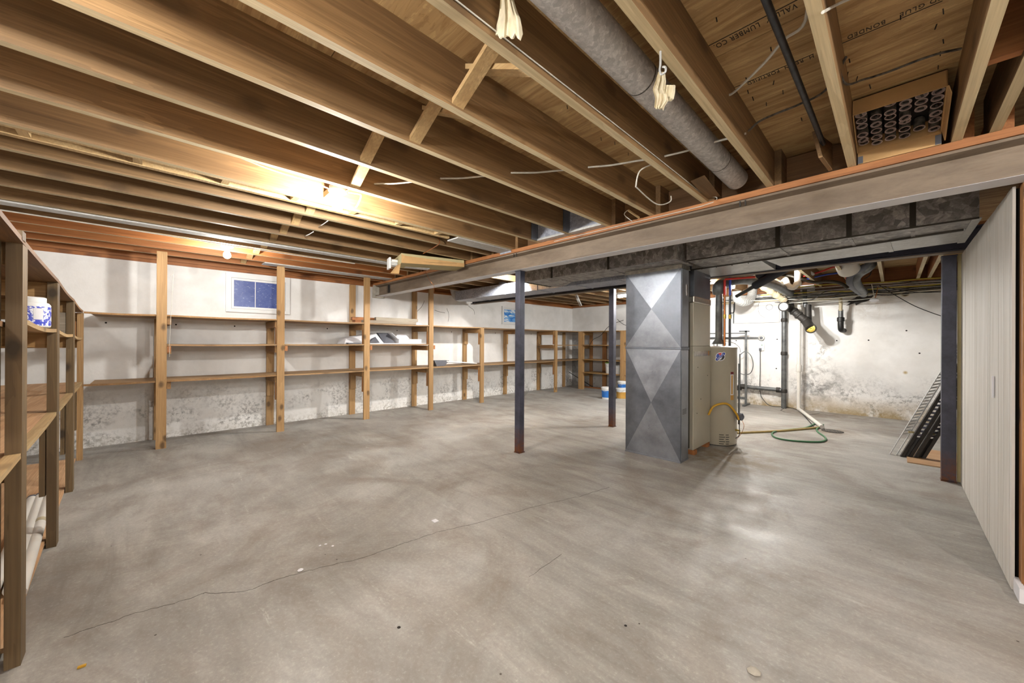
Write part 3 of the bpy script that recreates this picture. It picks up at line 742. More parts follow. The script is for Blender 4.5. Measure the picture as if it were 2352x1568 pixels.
# water heater
hx, hy, hr = -1.578, 5.195, .225
wh = thing('water_heater', 'tall beige cylinder water heater behind the furnace with a round badge', 'water heater', (hx, hy, 0))
MB().lathe([(hr-.004,.012),(hr,.02),(hr,1.17),(hr+.004,1.175),(hr+.004,1.198),(hr-.005,1.203),(0.02,1.208)], (hx,hy,0), (0,0,1), 64).build('tank', M['heater'], wh, True)
MB().lathe([(hr-.012,0),(hr-.012,.013)], (hx,hy,0), (0,0,1), 48).build('base_ring', M['iron'], wh)
MB().lathe([(hr+.001,1.195),(hr+.001,1.20),(hr-.02,1.212)], (hx,hy,0), (0,0,1), 48).build('top_cap', M['white'], wh, True)
# curved shapes on the tank: angle measured at the tank axis
def tankpt(a, z, r=None): r = r or hr; return Vector((hx+math.cos(a)*r, hy+math.sin(a)*r, z))
ang0 = math.atan2(0-hy, 0-hx)      # towards the photographer
def curved(a0, a1, z0, z1, r0, r1, n=6):
    b = MB()
    for i in range(n):
        p, q = a0+(a1-a0)*i/n, a0+(a1-a0)*(i+1)/n
        b.hexa([tankpt(p,z0,r0),tankpt(q,z0,r0),tankpt(q,z0,r1),tankpt(p,z0,r1),tankpt(p,z1,r0),tankpt(q,z1,r0),tankpt(q,z1,r1),tankpt(p,z1,r1)])
    return b
for i, z in enumerate((.135,.108,.081,.054,.027)):
    o_ = .03 if i % 2 else 0
    curved(ang0+.13-o_*0, ang0+.36+o_*2, z, z+.008, hr-.001, hr+.0015, 3).build('vent_slot', M['black'], wh)
    curved(ang0+.46, ang0+.62+o_, z, z+.008, hr-.001, hr+.0015, 3).build('vent_slot', M['black'], wh)
curved(ang0+.72, ang0+.92, .56, .90, hr-.001, hr+.0015, 4).build('warning_label', M['paper'], wh)
curved(ang0+.72, ang0+.92, .56, .62, hr+.0015, hr+.003, 4).build('label_band', M['gold'], wh)
curved(ang0+.72, ang0+.92, .87, .90, hr+.0015, hr+.003, 4).build('label_band', M['inkred'], wh)
curved(ang0+.76, ang0+.86, .63, .86, hr+.0015, hr+.003, 4).build('label_band', M['gold'], wh)
# round badge with diagonal name band
def badge_pt(x, y):   # local flat coords -> on the tank
    a = ang0+.18+x/hr; return tankpt(a, 1.075+y, hr)
def badge(pts, r0, r1, mat, name):
    P = [tankpt(ang0+.18+x/hr, 1.085+y, r0) for x, y in pts]; Q = [tankpt(ang0+.18+x/hr, 1.085+y, r1) for x, y in pts]
    n = len(pts); c = Vector((sum(p[0] for p in pts)/n, sum(p[1] for p in pts)/n))
    b = MB(); cP = tankpt(ang0+.18+c.x/hr, 1.085+c.y, r0); cQ = tankpt(ang0+.18+c.x/hr, 1.085+c.y, r1)
    vs_ = P+Q+[cP, cQ]; fs = [(i,(i+1) % n,n+(i+1) % n,n+i) for i in range(n)]+[(n+i,n+(i+1) % n,2*n+1) for i in range(n)]
    return b.add(vs_, fs).build(name, mat, wh)
circ = lambda r, a0=0, a1=2*math.pi, n=28, inc=True: [(r*math.cos(a0+(a1-a0)*i/n), r*math.sin(a0+(a1-a0)*i/n)) for i in range(n+(0 if a1-a0 > 6.2 else 1))]
badge(circ(.052), hr-.0005, hr+.001, M['paper'], 'badge_disc')
badge(circ(.045, math.radians(50), math.radians(230), 16), hr+.001, hr+.0016, M['blue'], 'badge_blue')
badge(circ(.045, math.radians(60), math.radians(125), 10)+[(0.0,.012)], hr+.0016, hr+.0022, M['red'], 'badge_red')
badge(circ(.045, math.radians(-115), math.radians(35), 16), hr+.001, hr+.0016, M['black'], 'badge_dark')
def rot2(x, y, a): return (x*math.cos(a)-y*math.sin(a), x*math.sin(a)+y*math.cos(a))
ca = math.radians(44)
for hl, hw_, r_, mm, nm in ((.072,.021,.003,'paper','badge_band_edge'),(.066,.015,.0036,'ink','badge_band'),(.063,.0125,.0042,'blue','badge_band_inner')):
    cap = [rot2(hl-hw_+hw_*math.cos(t), hw_*math.sin(t), ca) for t in [math.radians(d) for d in range(-90, 91, 30)]]+[rot2(-(hl-hw_)-hw_*math.cos(t), -hw_*math.sin(t), ca) for t in [math.radians(d) for d in range(-90, 91, 30)]]
    badge(cap, hr+.001, hr+r_, M[mm], nm)
# lettering of the badge band, bent round the tank
nb = text_obj('badge_text', 'AMERICAN', .0175, (0,0,0), (1,0,0), (0,1,0), M['paper'], None, .0003, 'CENTER')
for vtx in nb.data.vertices:
    x, y = rot2(vtx.co.x, vtx.co.y-.006, ca); p = tankpt(ang0+.18+x/hr, 1.085+y, hr+.0048+vtx.co.z); vtx.co = p-Vector((hx,hy,0))
nb.parent = wh; nb.location = (0,0,0)
# gas control, tubes and small wires
ca_ = ang0+1.15
pc = tankpt(ca_, .36, hr+.045)
MB().lathe([(.035,-.03),(.045,-.02),(.045,.03),(.02,.045)], pc, (math.cos(ca_), math.sin(ca_), 0), 10).build('gas_valve', M['grey'], wh)
MB().tube([pc+Vector((0,0,-.03)), pc+Vector((0,-.01,-.12)), pc+Vector((.0,-.01,-.22)), pc+Vector((-.04,0,-.27))], .005, 6).build('burner_tube', M['iron'], wh, True)
MB().tube([pc+Vector((.02,0,-.03)), pc+Vector((.05,-.01,-.1)), pc+Vector((.02,0,-.2)), pc+Vector((-.03,0,-.28))], .0025, 5).build('pilot_wire', M['copper'], wh)
MB().lathe([(.012,0),(.012,.05)], tankpt(ca_, .19), (math.cos(ca_), math.sin(ca_), 0), 10).build('drain_valve', M['brass'], wh)
MB().tube([tankpt(ca_+.1,1.0,hr+.03), tankpt(ca_+.1,.42,hr+.03), tankpt(ca_+.1,.26,hr+.03)], .011, 8).build('relief_pipe', M['pipegrey'], wh, True)
# flue with hood
flx, fly = hx+.03, hy-.02
MB().lathe([(.085,1.235),(.04,1.30),(.038,1.92)], (flx,fly,0), (0,0,1), 24).build('flue_pipe', M['pipegrey'], wh, True)
for a_ in (0, 2.1, 4.2): MB().bar((flx+.07*math.cos(a_),fly+.07*math.sin(a_),1.2),(flx+.075*math.cos(a_),fly+.075*math.sin(a_),1.24),.012,.003).build('hood_leg', M['galv'], wh)
o = MB().tube([(flx,fly,1.88),(flx+.01,fly,1.97),(flx+.12,fly+.35,2.08),(flx+.22,fly+1.1,2.13),(flx+.25,fly+1.9,2.15),(flx+.2,YF-.02,2.16)], .07, 18, True, 4).build('vent_pipe', M['pipegrey'], None, True); tag(o, 'fat galvanised flue pipe rising from the water heater to the far wall', 'pipe')
for nm, dx, dy, mt, lab in (('water_pipe',.11,-.07,'copper','copper water pipe with a red band rising from the water heater'),('water_pipe',.15,.0,'blackpipe','dark water pipe with a blue band rising from the water heater')):
    q = thing(nm, lab, 'pipe', (hx+dx,hy+dy,1.2), 'pipes on top of the water heater')
    MB().tube([(hx+dx,hy+dy,1.2),(hx+dx,hy+dy,1.95)], .012, 10, True, 0).build('riser', M[mt], q, True)
    MB().tube([(hx+dx,hy+dy,1.84),(hx+dx,hy+dy,2.03)], .0145, 10, True, 0).build('colour_band', M['red' if mt == 'copper' else 'blue'], q, True)
    MB().lathe([(.018,0),(.018,.05)], (hx+dx,hy+dy,1.55), (0,0,1), 10).build('union', M['brass'], q, True)
    if mt == 'copper': MB().tube([(hx+dx,hy+dy,2.035),(hx+dx+.30,hy+dy+.1,2.04)], .012, 8, True, 0).build('cross_pipe', M['red'], q, True)
    else: MB().tube([(hx+dx,hy+dy,2.02),(hx+dx,hy+dy+.05,2.14),(hx+dx+.1,hy+dy+.6,2.16)], .012, 8).build('cross_pipe', M['blue'], q, True)
o = MB().tube([(hx+.16,hy-.02,1.62),(hx+.2,hy-.02,1.63),(hx+.2,hy,1.75)], .006, 6).build('lever_handle', M['black'], None, True); tag(o, 'small bent black valve lever beside the water heater pipes', 'handle')
# yellow gas hose and tan pipe on the floor
fa = at(1632,942,0,FX1); 
o = MB().tube([(FX1+.01, fa.y-.1, fa.z-.04), (-1.50, 4.86, .50), tankpt(ang0+.45,.52,hr+.03), tankpt(ang0+.85,.42,hr+.04), pc+Vector((0,-.03,-.03))], .0125, 10, True, 6).build('gas_hose', M['yellow'], None, True); tag(o, 'yellow flexible gas hose looping across the water heater', 'hose')
p0, p1, p2 = at(1693,994,2,.012), at(1800,989,2,.012), at(1884,981,2,.012)
o = MB().tube([p0,p1,p2], .016, 10, True, 2).build('drain_pipe', M['tan'], None, True); tag(o, 'tan pipe lying on the floor from the water heater to the drain', 'pipe')
# ================================================================ SHELVING
PY = [-1.05, .165, 1.37, 2.58, 3.77, 4.99, 6.20, 7.40]
PX0, PX1 = -5.968, -5.93
su = thing('shelving_unit', 'long built-in pine shelving running along the left whitewashed wall', 'shelving', (-6.2, 3.5, 0), None)
TALL = {1: 2.275, 2: 2.275, 3: 2.27, 4: 2.252}
for k, y in enumerate(PY):
    top = TALL.get(k, 1.535)
    jx, jy = random.uniform(-.006, .006), random.uniform(-.004, .004)
    if k: MB().hexa([(PX0+jx,y-.045,0),(PX1+jx,y-.045,0),(PX1+jx,y+.045,0),(PX0+jx,y+.045,0),(PX0,y-.045+jy,top),(PX1,y-.045+jy,top),(PX1,y+.045+jy,top),(PX0,y+.045+jy,top)]).build('post', M['post'], su)
    if k: MB().box(XL+.008, y-.05, .0, XL+.045, y+.045, (2.215 if k in (3, 4) else 1.52)).build('back_post', M['post'], su)
    lv = [1.53, .775] + ([1.185] if k in (1, 2, 3, 4) else [])+([1.185] if k == 7 else [])
    for z in lv:
        if k == 0: continue
        sd = y-.062 if k > 1 else y+.05
        MB().box(XL+.046, sd, z-.095, PX0-.002, sd+.036, z-.008).build('shelf_arm', M['arm'], su)
        if z == 1.185 and k < 7: MB().box(PX0-.09, y+.048, z-.075, PX1+.004, y+.082, z-.004).build('cleat', M['orangex'], su)
        h_ = .24 if z != 1.185 else .0
        if h_ and k > 1:
            MB().box(PX0-.036, y-.055, z-.095-h_, PX0-.002, y+.03, z-.096).build('cleat', M['orangez'], su)
            MB().box(XL+.046, y-.05, z-.095-h_, XL+.082, y+.04, z-.096).build('cleat', M['post'], su)
# shelf boards, one per bay and level (two boards deep on the lowest)
def shelf(par, y0, y1, z, sag=0, x0=XL+.02, x1=PX0+.005, name='shelf', mat='shelfy', th=.019):
    b = MB(); n = 4
    for i in range(n):
        a, c = y0+(y1-y0)*i/n, y0+(y1-y0)*(i+1)/n
        za = z-sag*math.sin(math.pi*i/n); zc = z-sag*math.sin(math.pi*(i+1)/n)
        b.hexa([(x0,a,za-th),(x1,a,za-th),(x1,c,zc-th),(x0,c,zc-th),(x0,a,za),(x1,a,za),(x1,c,zc),(x0,c,zc)])
    return b.build(name, M[mat], par)
for k in range(len(PY)-1):
    y0, y1 = PY[k]+(.0 if k else -.15), PY[k+1]-.002
    if k == 0: y0 = -.43
    e = 0.045
    xx = PX1-.004
    for (lvl, sg) in ((1.548, .006), (.785, .004)):
        shelf(su, y0+e, y1+e, lvl, sg, XL+.015, -6.25)
        shelf(su, y0+e, y1+e, lvl, sg, -6.247, PX0-.003)
        shelf(su, y0+.046 if k else y0, y1-.046, lvl, sg, PX0-.002, xx, 'shelf_edge', 'arm' if k < 2 else 'shelfy')
    if k in (1, 2, 3):
        shelf(su, y0+e, y1-.046+.03, 1.205, .006, XL+.015, -6.28); shelf(su, y0+.05, y1-.046, 1.205, .006, -6.277, xx)
shelf(su, 7.44, YF-.01, 1.548, 0); shelf(su, 7.44, YF-.01, .785, 0)
shelf(su, 7.3, 8.35, 1.18, 0, -6.25)
for y in (8.48,): MB().box(XL+.008, y-.05, 0, XL+.045, y+.045, 1.52).build('back_post', M['post'], su)
# far corner shelving along the far wall
fs = thing('shelving_unit', 'corner shelving along the far wall seen past the two steel columns', 'shelving', (-5.0, 8.6, 0))
for x, in ((-5.86,), (-4.62,), (-3.4,)):
    MB().box(x-.09, 8.36, 0, x+.0, 8.40, 1.53).build('post', M['post'], fs)
    MB().box(x+.002, 8.38, 0, x+.038, 8.46, 1.53).build('post', M['post'], fs)
    MB().box(x-.07, YF-.045, 0, x+.02, YF-.008, 1.52).build('back_post', M['orangez'], fs)
    for z in (1.53, 1.17, .79, .44):
        MB().box(x+.002, 8.464, z-.09, x+.036, YF-.046, z-.01).build('shelf_arm', M['army'], fs)
for z in (1.545, 1.185, .80, .455):
    for xa, xb in ((-5.9, -4.66), (-4.655, -3.4)):
        MB().box(xa, 8.405, z-.019, xb, 8.60, z).build('shelf', M['shelfx'] if 0 else M['army'], fs)
        MB().box(xa, 8.603, z-.019, xb, YF-.012, z).build('shelf', M['army'], fs)
        MB().box(xa+.04, 8.368, z-.019, xb-.10, 8.404, z).build('shelf_edge', M['army'], fs)
MB().box(-5.30, YF-.05, 0, -5.26, YF-.01, 1.5).build('back_post', M['orangez'], fs) if 0 else None
MB().box(-5.52, YF-.045, 0, -5.40, YF-.008, 1.52).build('back_post', M['orangez'], fs)
# rusty rod leaning behind the corner shelf
o = MB().bar(at(1300,850,1,8.75), at(1361,888,1,8.75), .02, .012).build('iron_rod', M['iron'], None); tag(o, 'thin dark rod leaning diagonally in the far shelf corner', 'rod')
o = MB().bar((-6.2, 8.80, .004), (-4.7, 8.80, .004), .09, .05).build('floor_board', M['orangex'], None); tag(o, 'dark reddish board lying along the foot of the far wall', 'board')

# near-left shelving, slightly skewed to the room
def NL(x, dy): return Vector((x, -.325+.0305*(x+2.35)+dy, 0))
nu = thing('shelving_unit', 'near-left rough pine shelving with a dusty post close to the camera', 'shelving', (-4.2, -.6, 0))
def ztop(x): return 1.648+(x+2.35)*.026
def z2(x): return 1.335+(x+2.35)*.016
ZL_ = .815
XS = [-2.35, -3.555, -4.745, -5.925]
for k, x in enumerate(XS):
    a = NL(x, 0); zt = ztop(x)-.022
    MB().hexa([(x-.088,a.y-.04,0),(x,a.y-.04,0),(x,a.y,0),(x-.088,a.y,0),(x-.088+.008,a.y-.04,zt),(x+.008,a.y-.04,zt),(x+.008,a.y,zt),(x-.088+.008,a.y,zt)]).build('post', M['postd' if k < 3 else 'post'], nu)
    MB().box(x-.085, a.y-.66, 0, x, a.y-.62, zt).build('back_post', M['postd'], nu)
    for z in (zt, z2(x)-.02, ZL_-.02):
        MB().box(x-.06, a.y-.618, z-.09, x-.024, a.y-.042, z-.001).build('shelf_arm', M['army'], nu)
    # short doubled supports under each arm
    if k: 
        MB().box(x-.07, a.y-.10, z2(x)-.02, x+.002, a.y-.043, zt-.092).build('cleat', M['weath' if k < 3 else 'orangez'], nu)
        MB().box(x-.04, a.y-.068, ZL_-.50, x+.0, a.y-.044, ZL_-.112).build('cleat', M['postd'], nu)
        if k < 3: MB().box(x-.04, a.y-.135, z2(x)-.02, x-.0, a.y-.102, zt-.14).build('cleat', M['weath'], nu)
def nshelf(xa, xb, zf, d0, d1, sag, name='shelf', mat='shelfx', th=.02):
    b = MB(); n = 6
    for i in range(n):
        p, q = xa+(xb-xa)*i/n, xa+(xb-xa)*(i+1)/n
        za = zf(p)-sag*math.sin(math.pi*i/n); zc = zf(q)-sag*math.sin(math.pi*(i+1)/n)
        A, B = NL(p, d0), NL(p, d1); Cc, D = NL(q, d0), NL(q, d1)
        b.hexa([(A.x,A.y,za-th),(B.x,B.y,za-th),(D.x,D.y,zc-th),(Cc.x,Cc.y,zc-th),(A.x,A.y,za),(B.x,B.y,za),(D.x,D.y,zc),(Cc.x,Cc.y,zc)])
    return b.build(name, M[mat], nu)
for i in range(3):
    a, c = XS[i]-.0, XS[i+1]
    if i == 0: a = -1.2
    nshelf(a, c, ztop, -.30, .002, .012, 'shelf', 'joistx'); nshelf(a, c, ztop, -.62, -.303, .012, 'shelf', 'joistx')
    nshelf(a, c-.02, lambda x: ZL_, -.20, -.041, .006); nshelf(a, c-.02, lambda x: ZL_, -.40, -.204, .006); nshelf(a, c-.02, lambda x: ZL_, -.62, -.404, .006)
    nshelf(XS[i]-.09, c+.002, lambda x: ZL_, -.04, -.002, .006, 'shelf_edge', 'pale')
    nshelf(XS[i]+.0 if i else -1.2, c-(.12 if i == 0 else .06), z2, -.62, -.045, .018, 'shelf', 'joistx')
    nshelf(XS[i]-.09, c+.002, z2, -.044, -.003, .014, 'shelf_edge', 'pale')
nshelf(XS[0]+.002, -1.2, lambda x: ZL_, -.04, -.002, .0, 'shelf_edge', 'pale')
nshelf(-2.44, XS[1]-.05, lambda x: .045, -.62, -.045, 0, 'floor_board', 'shelfx', .02)
nshelf(XS[1]-.06, XS[3], lambda x: .03, -.62, -.045, 0, 'floor_board', 'shelfx', .02)
MB().box(-2.348, -.47, .83, -2.31, -.375, 1.62).build('side_board', M['postd'], nu)
MB().box(-2.348, -.46, .05, -2.31, -.372, .79).build('side_board', M['postd'], nu)
MB().box(-2.36, -.50, 1.626, -2.30, -.32, 1.66).build('top_board', M['dirtm'] if 0 else M['postd'], nu)
# jar, pipes on that unit
JXX = -3.12; jz = z2(JXX)-.010
jy = at(68, 705, 0, JXX).y
j = thing('jar', 'white plastic tub with a blue patterned label on the upper near-left shelf', 'jar', (JXX, jy, jz))
MB().lathe([(r_*.9,h_*.86) for r_,h_ in ((.072,0),(.078,.006),(.078,.135),(.070,.148),(.060,.152))], (JXX,jy,jz), (0,0,1), 40).build('body', M['white'], j, True)
MB().lathe([(r_*.9,h_*.86) for r_,h_ in ((.0788,.012),(.0788,.125))], (JXX,jy,jz), (0,0,1), 40).build('label_wrap', M['jarlab'], j, True)
MB().lathe([(r_*.9,h_*.86) for r_,h_ in ((.060,.150),(.062,.152),(.062,.178),(.056,.182))], (JXX,jy,jz), (0,0,1), 40).build('lid', M['white'], j, True)
bj = MB()
for i in range(4):
    a0_, a1_ = .3+i*.12, .3+(i+1)*.12
    f = lambda a, r, z: (JXX+r*math.cos(a), jy+r*math.sin(a), jz+z)
    bj.hexa([f(a0_,.0705,.04),f(a1_,.0705,.04),f(a1_,.0717,.04),f(a0_,.0717,.04),f(a0_,.0705,.098),f(a1_,.0705,.098),f(a1_,.0717,.098),f(a0_,.0717,.098)])
bj.build('text_panel', M['paper'], j)
for k, (pa, pb) in enumerate((((111,1139),(52,1330)), ((92,1137),(10,1400)), ((74,1142),(-40,1400)))):
    A, B = at(*pa, 2, .08), at(*pb, 2, .08)
    d = (B-A).normalized(); B = A+d*1.6
    q = thing('plastic_pipe', ('white plastic pipe on the floor board, right one of three behind the near post', 'white plastic pipe on the floor board, middle one of three behind the near post', 'white plastic pipe on the floor board, left one of three behind the near post')[k], 'pipe', (A.x, A.y, .047), 'plastic pipes under the near shelf')
    A.z = B.z = .047+.026
    MB().tube([A, B], .026, 20, True, 0).build('tube', M['pvc'], q, True)
    if k: MB().tube([A-d*.004, A+d*.03], .0275, 20, True, 0).build('end_cap', M['grey'], q, True)
    else: MB().tube([A+d*.55, A+d*.61], .0275, 20, True, 0).build('coupling', M['pvcold'], q, True)

# ================================================================ THINGS ON THE LEFT SHELVES
def topthing(o, lab, cat, group=None): return tag(o, lab, cat, group)
zt = 1.549
A, B = at(823,741,2,zt+.03), at(967,742,2,zt+.03)
topthing(MB().box(-6.12, 2.56, zt, -5.99, 3.50, zt+.048).build('timber_offcut', M['weath'], None, bevel=.003), 'grey weathered board on the top shelf, lower of the two stacked', 'board', 'offcut timbers on the top shelf')
topthing(MB().hexa([(-6.16,2.80,zt+.050),(-6.05,2.78,zt+.050),(-6.03,3.56,zt+.050),(-6.14,3.58,zt+.050),(-6.16,2.80,zt+.105),(-6.05,2.78,zt+.105),(-6.03,3.56,zt+.105),(-6.14,3.58,zt+.105)]).build('timber_offcut', M['weath'], None, bevel=.003), 'grey weathered board lying on top of the other board on the top shelf', 'board', 'offcut timbers on the top shelf')
topthing(MB().hexa([(-6.30,2.46,zt+.05),(-6.20,2.45,zt+.05),(-6.18,3.0,zt+.05),(-6.28,3.0,zt+.05),(-6.30,2.46,zt+.10),(-6.20,2.45,zt+.10),(-6.18,3.0,zt+.10),(-6.28,3.0,zt+.10)]).build('timber_offcut', M['orange'], None, bevel=.003), 'orange-brown timber end sticking out left of the shelf post', 'board', 'offcut timbers on the top shelf')
topthing(MB().box(-6.33, 2.50, zt, -6.20, 3.0, zt+.048).build('timber_offcut', M['orange'], None), 'short timber under the orange-brown one on the top shelf', 'board', 'offcut timbers on the top shelf')
o = MB().hexa([(-6.2,3.55,zt),(-6.05,3.52,zt),(-6.05,3.70,zt),(-6.2,3.72,zt),(-6.19,3.58,zt+.05),(-6.1,3.56,zt+.06),(-6.09,3.66,zt+.02),(-6.18,3.68,zt+.05)]).build('crumpled_paper', M['paper'], None); topthing(o, 'crumpled white paper at the right end of the top shelf', 'paper')
zm = 1.206
def cbox(name, x0, y0, x1, y1, z, h, lab, rot=0, flaps=(), mat='paper', group='white cartons on the middle shelf'):
    q = thing(name, lab, 'carton', ((x0+x1)/2, (y0+y1)/2, z), group)
    t_ = .004
    MB().box(x0,y0,z,x1,y1,z+t_).build('bottom', M[mat], q)
    MB().box(x1-t_,y0,z+t_,x1,y1,z+h).build('side', M[mat], q); MB().box(x0,y0,z+t_,x0+t_,y1,z+h).build('side', M[mat], q)
    MB().box(x0+t_,y0,z+t_,x1-t_,y0+t_,z+h).build('side', M[mat], q); MB().box(x0+t_,y1-t_,z+t_,x1-t_,y1,z+h).build('side', M[mat], q)
    for (p0, p1, p2, p3, mm) in flaps:
        MB().poly([p0, p1, p2, p3], t_, (Vector(p1)-Vector(p0)).cross(Vector(p3)-Vector(p0))).build('flap', M[mm], q)
    return q
cbox('carton', -6.22, 3.18, -6.02, 3.62, zm, .085, 'open white carton with raised flap on the middle shelf', flaps=(((-6.02,3.16,zm+.088),(-6.22,3.16,zm+.088),(-6.24,3.06,zm+.19),(-6.04,3.06,zm+.19),'paper'), ((-6.22,3.2,zm+.088),(-6.22,3.5,zm+.088),(-6.27,3.44,zm+.17),(-6.27,3.28,zm+.17),'paper')))
o = MB().hexa([(-6.25,2.96,zm),(-6.05,2.93,zm),(-6.05,3.14,zm),(-6.25,3.12,zm),(-6.3,2.90,zm+.19),(-6.24,2.9,zm+.19),(-6.2,3.06,zm+.19),(-6.28,3.05,zm+.19)]).build('folder', M['grey'], None); topthing(o, 'grey folder leaning against the open white carton', 'folder')
o = MB().hexa([(-6.3,2.25,zm),(-6.05,2.27,zm),(-6.05,2.93,zm),(-6.3,2.9,zm),(-6.34,2.3,zm+.10),(-6.2,2.35,zm+.10),(-6.2,2.86,zm+.17),(-6.34,2.8,zm+.18)]).build('foam_sheet', M['paper'], None); topthing(o, 'heap of white packing sheets left of the grey folder', 'packaging')
o = MB().poly([(-6.04,2.66,zm+.02),(-6.04,2.84,zm+.02),(-6.12,2.80,zm+.12),(-6.12,2.72,zm+.08)], .004, (1,0,.5)).build('grey_flap', M['grey'], None); topthing(o, 'small grey triangular flap on the white packing sheets', 'packaging')
o = MB().box(-6.1,2.3,zm,-5.97,2.50,zm+.02).build('flat_tile', M['grey'], None); topthing(o, 'flat dark tile at the left end of the middle shelf', 'tile')
o = MB().box(-6.08,2.64,zm,-5.96,3.15,zm+.014).build('flat_card', M['paper'], None); topthing(o, 'flat white card lying along the middle shelf edge', 'card')
zl = .786
q = thing('fixture_housing', 'grey and white wedge-ended light fixture lying on the lower shelf', 'light fixture', (-6.1, 4.3, zl))
MB().hexa([(-6.2,3.98,zl+.0),(-6.06,3.98,zl+.0),(-6.06,4.16,zl),(-6.2,4.16,zl),(-6.2,3.92,zl+.11),(-6.06,3.92,zl+.11),(-6.06,4.26,zl+.10),(-6.2,4.26,zl+.10)]).build('grey_end', M['grey'], q)
MB().bar((-6.12,4.2,zl+.085),(-6.12,4.95,zl+.02), .13, .02).build('white_tray', M['white'], q)
MB().bar((-6.12,4.22,zl+.06),(-6.12,4.9,zl+.008), .09, .006).build('grey_line', M['grey'], q)

# buckets in the far corner
def bucket(cx, cy, z, r, h, lab, lid=None, wrap=None, wm='bluepl', name='bucket'):
    q = thing(name, lab, 'bucket', (cx, cy, z), 'plastic buckets in the far corner')
    MB().lathe([(r*.86,0),(r*.88,.004),(r,h-.03),(r+.008,h-.028),(r+.008,h-.012),(r+.002,h-.01),(r+.002,h)], (cx,cy,z), (0,0,1), 28).build('body', M['white'], q, True)
    if lid: MB().lathe([(r+.004,h-.006),(r+.006,h+.012),(r-.01,h+.018)], (cx,cy,z), (0,0,1), 28).build('lid', M[lid], q, True)
    if wrap: MB().lathe([(r*.925,h*wrap[0]),(r*.985,h*wrap[1])], (cx,cy,z), (0,0,1), 28).build('label_wrap', M[wm], q, True)
    MB().tube([(cx+r*.9, cy-r*.5, z+h-.03),(cx+r*.2, cy-r*1.12, z+h-.09),(cx-r*.8, cy-r*.7, z+h-.03)], .003, 5).build('handle', M['galv'], q)
b1 = at(1406,914,2,0); 
bucket(-4.47, 7.36, 0, .115, .26, 'white and blue labelled bucket on the floor left of the farther steel column', None, (.15, .8))
bucket(-4.25, 7.62, 0, .12, .24, 'gold and white labelled bucket on the floor right of the farther steel column', None, (.06, .86), 'gold')
bucket(-4.24, 7.61, .242, .09, .15, 'small white and blue tub standing on the gold labelled bucket', None, (.1, .8), 'bluepl', 'tub')
bucket(-5.13, 8.58, .456, .11, .27, 'white bucket with green lid on the low far shelf', 'green_lid')
bucket(-4.89, 8.58, .456, .09, .22, 'lidless white tub right of the green-lidded bucket', None, None, 'bluepl', 'tub')
bucket(-5.10, 8.60, .801, .06, .17, 'slim white bottle-sized tub on the middle far shelf', None, None, 'bluepl', 'tub')

# ================================================================ LAMPS
def glow(p): return emis('bulb_glow', (1, .98, .94, 1), p/(math.pi*4*math.pi*.034**2))
def bulb(x, y, z, lab, box=False, power=100):
    mat = glow(power)
    q = thing('ceiling_bulb', lab, 'light bulb', (x, y, z), 'bare bulbs in ceiling lampholders')
    if box: MB().box(x-.05, y-.05, z-.005, x+.05, y+.05, z+.05).build('junction_box', M['galv'], q)
    else: MB().lathe([(.05,.0),(.055,.02)], (x,y,z), (0,0,1), 16).build('junction_box', M['galv'], q, True)
    MB().lathe([(.058,-.004),(.058,-.012),(.05,-.02),(.024,-.024),(.024,-.052)], (x,y,z), (0,0,1), 32).build('lampholder', M['white'], q, True)
    MB().lathe([(.013,-.052),(.016,-.062),(.03,-.085),(.034,-.105),(.030,-.125),(.018,-.137),(.003,-.141)], (x,y,z), (0,0,1), 28).build('bulb', mat, q, True)
    return q
bulb(-2.70, .962, 2.292, 'glowing bare bulb in a round white holder, the nearer and larger one', False, P_NEAR)
bulb(-5.13, .665, 2.29, 'glowing bare bulb under a metal box near the left wall', True, P_WALL)
bulb(-1.78, 6.6, 2.24, 'glowing bare bulb above the pipes, left one of two', True, P_FAR)
bulb(-1.50, 6.75, 2.24, 'glowing bare bulb above the pipes, right one of two', True, P_FAR)
bulb(-4.22, 3.95, 2.49, 'bare bulb up between the joists behind the brown beam', False, P_MID)
MB().box(JX[7]+.042, .96, ZJ+.03, JX[6]-.002, 1.04, ZJ+.07).build('blocking', M['joistx'], ceil)
# fill bulbs added outside the frame to brighten the foreground and right side
bulb(-.95, -.75, 2.28, 'added bare fill bulb behind the photographer', False, P_FILL_BACK)
bulb(.95, -.7, 2.28, 'added bare fill bulb behind and right of the photographer', False, P_FILL_BACK*.9)
bulb(1.6, 1.2, 2.2, 'added bare fill bulb beyond the stud wall', False, P_FILL_RIGHT)
q = thing('tube_light', 'glowing fluorescent tube fixture near the farther steel column', 'light fixture', (-3.7, 6.9, 2.2))
tube_m = emis('tube_glow', (.93, .97, 1, 1), TUBE)
MB().box(-4.0, 6.95, 2.225, -2.85, 7.07, 2.27).build('housing', M['white'], q)
MB().lathe([(.016,0),(.018,.004),(.018,1.1),(.016,1.104)], (-3.98,6.985,2.195), (1,0,0), 12).build('tube', tube_m, q, True)
MB().lathe([(.016,0),(.018,.004),(.018,1.1),(.016,1.104)], (-3.98,7.035,2.195), (1,0,0), 12).build('tube', tube_m, q, True)
for x in (-4.0, -2.87): MB().box(x, 6.955, 2.17, x+.02, 7.065, 2.225).build('socket', M['white'], q)
# pull string by the first post
p = at(386,625,0,-5.93); 
o = MB().tube([(-5.9,.235,2.0),(-5.9,.262,2.02),(-5.9,.262,1.99),(-5.9,.235,1.3),(-5.9,.235,1.06)], .0022, 5, True, 3).build('pull_string', M['cable'], None); tag(o, 'thin white pull string hanging beside the wide shelf post', 'string')

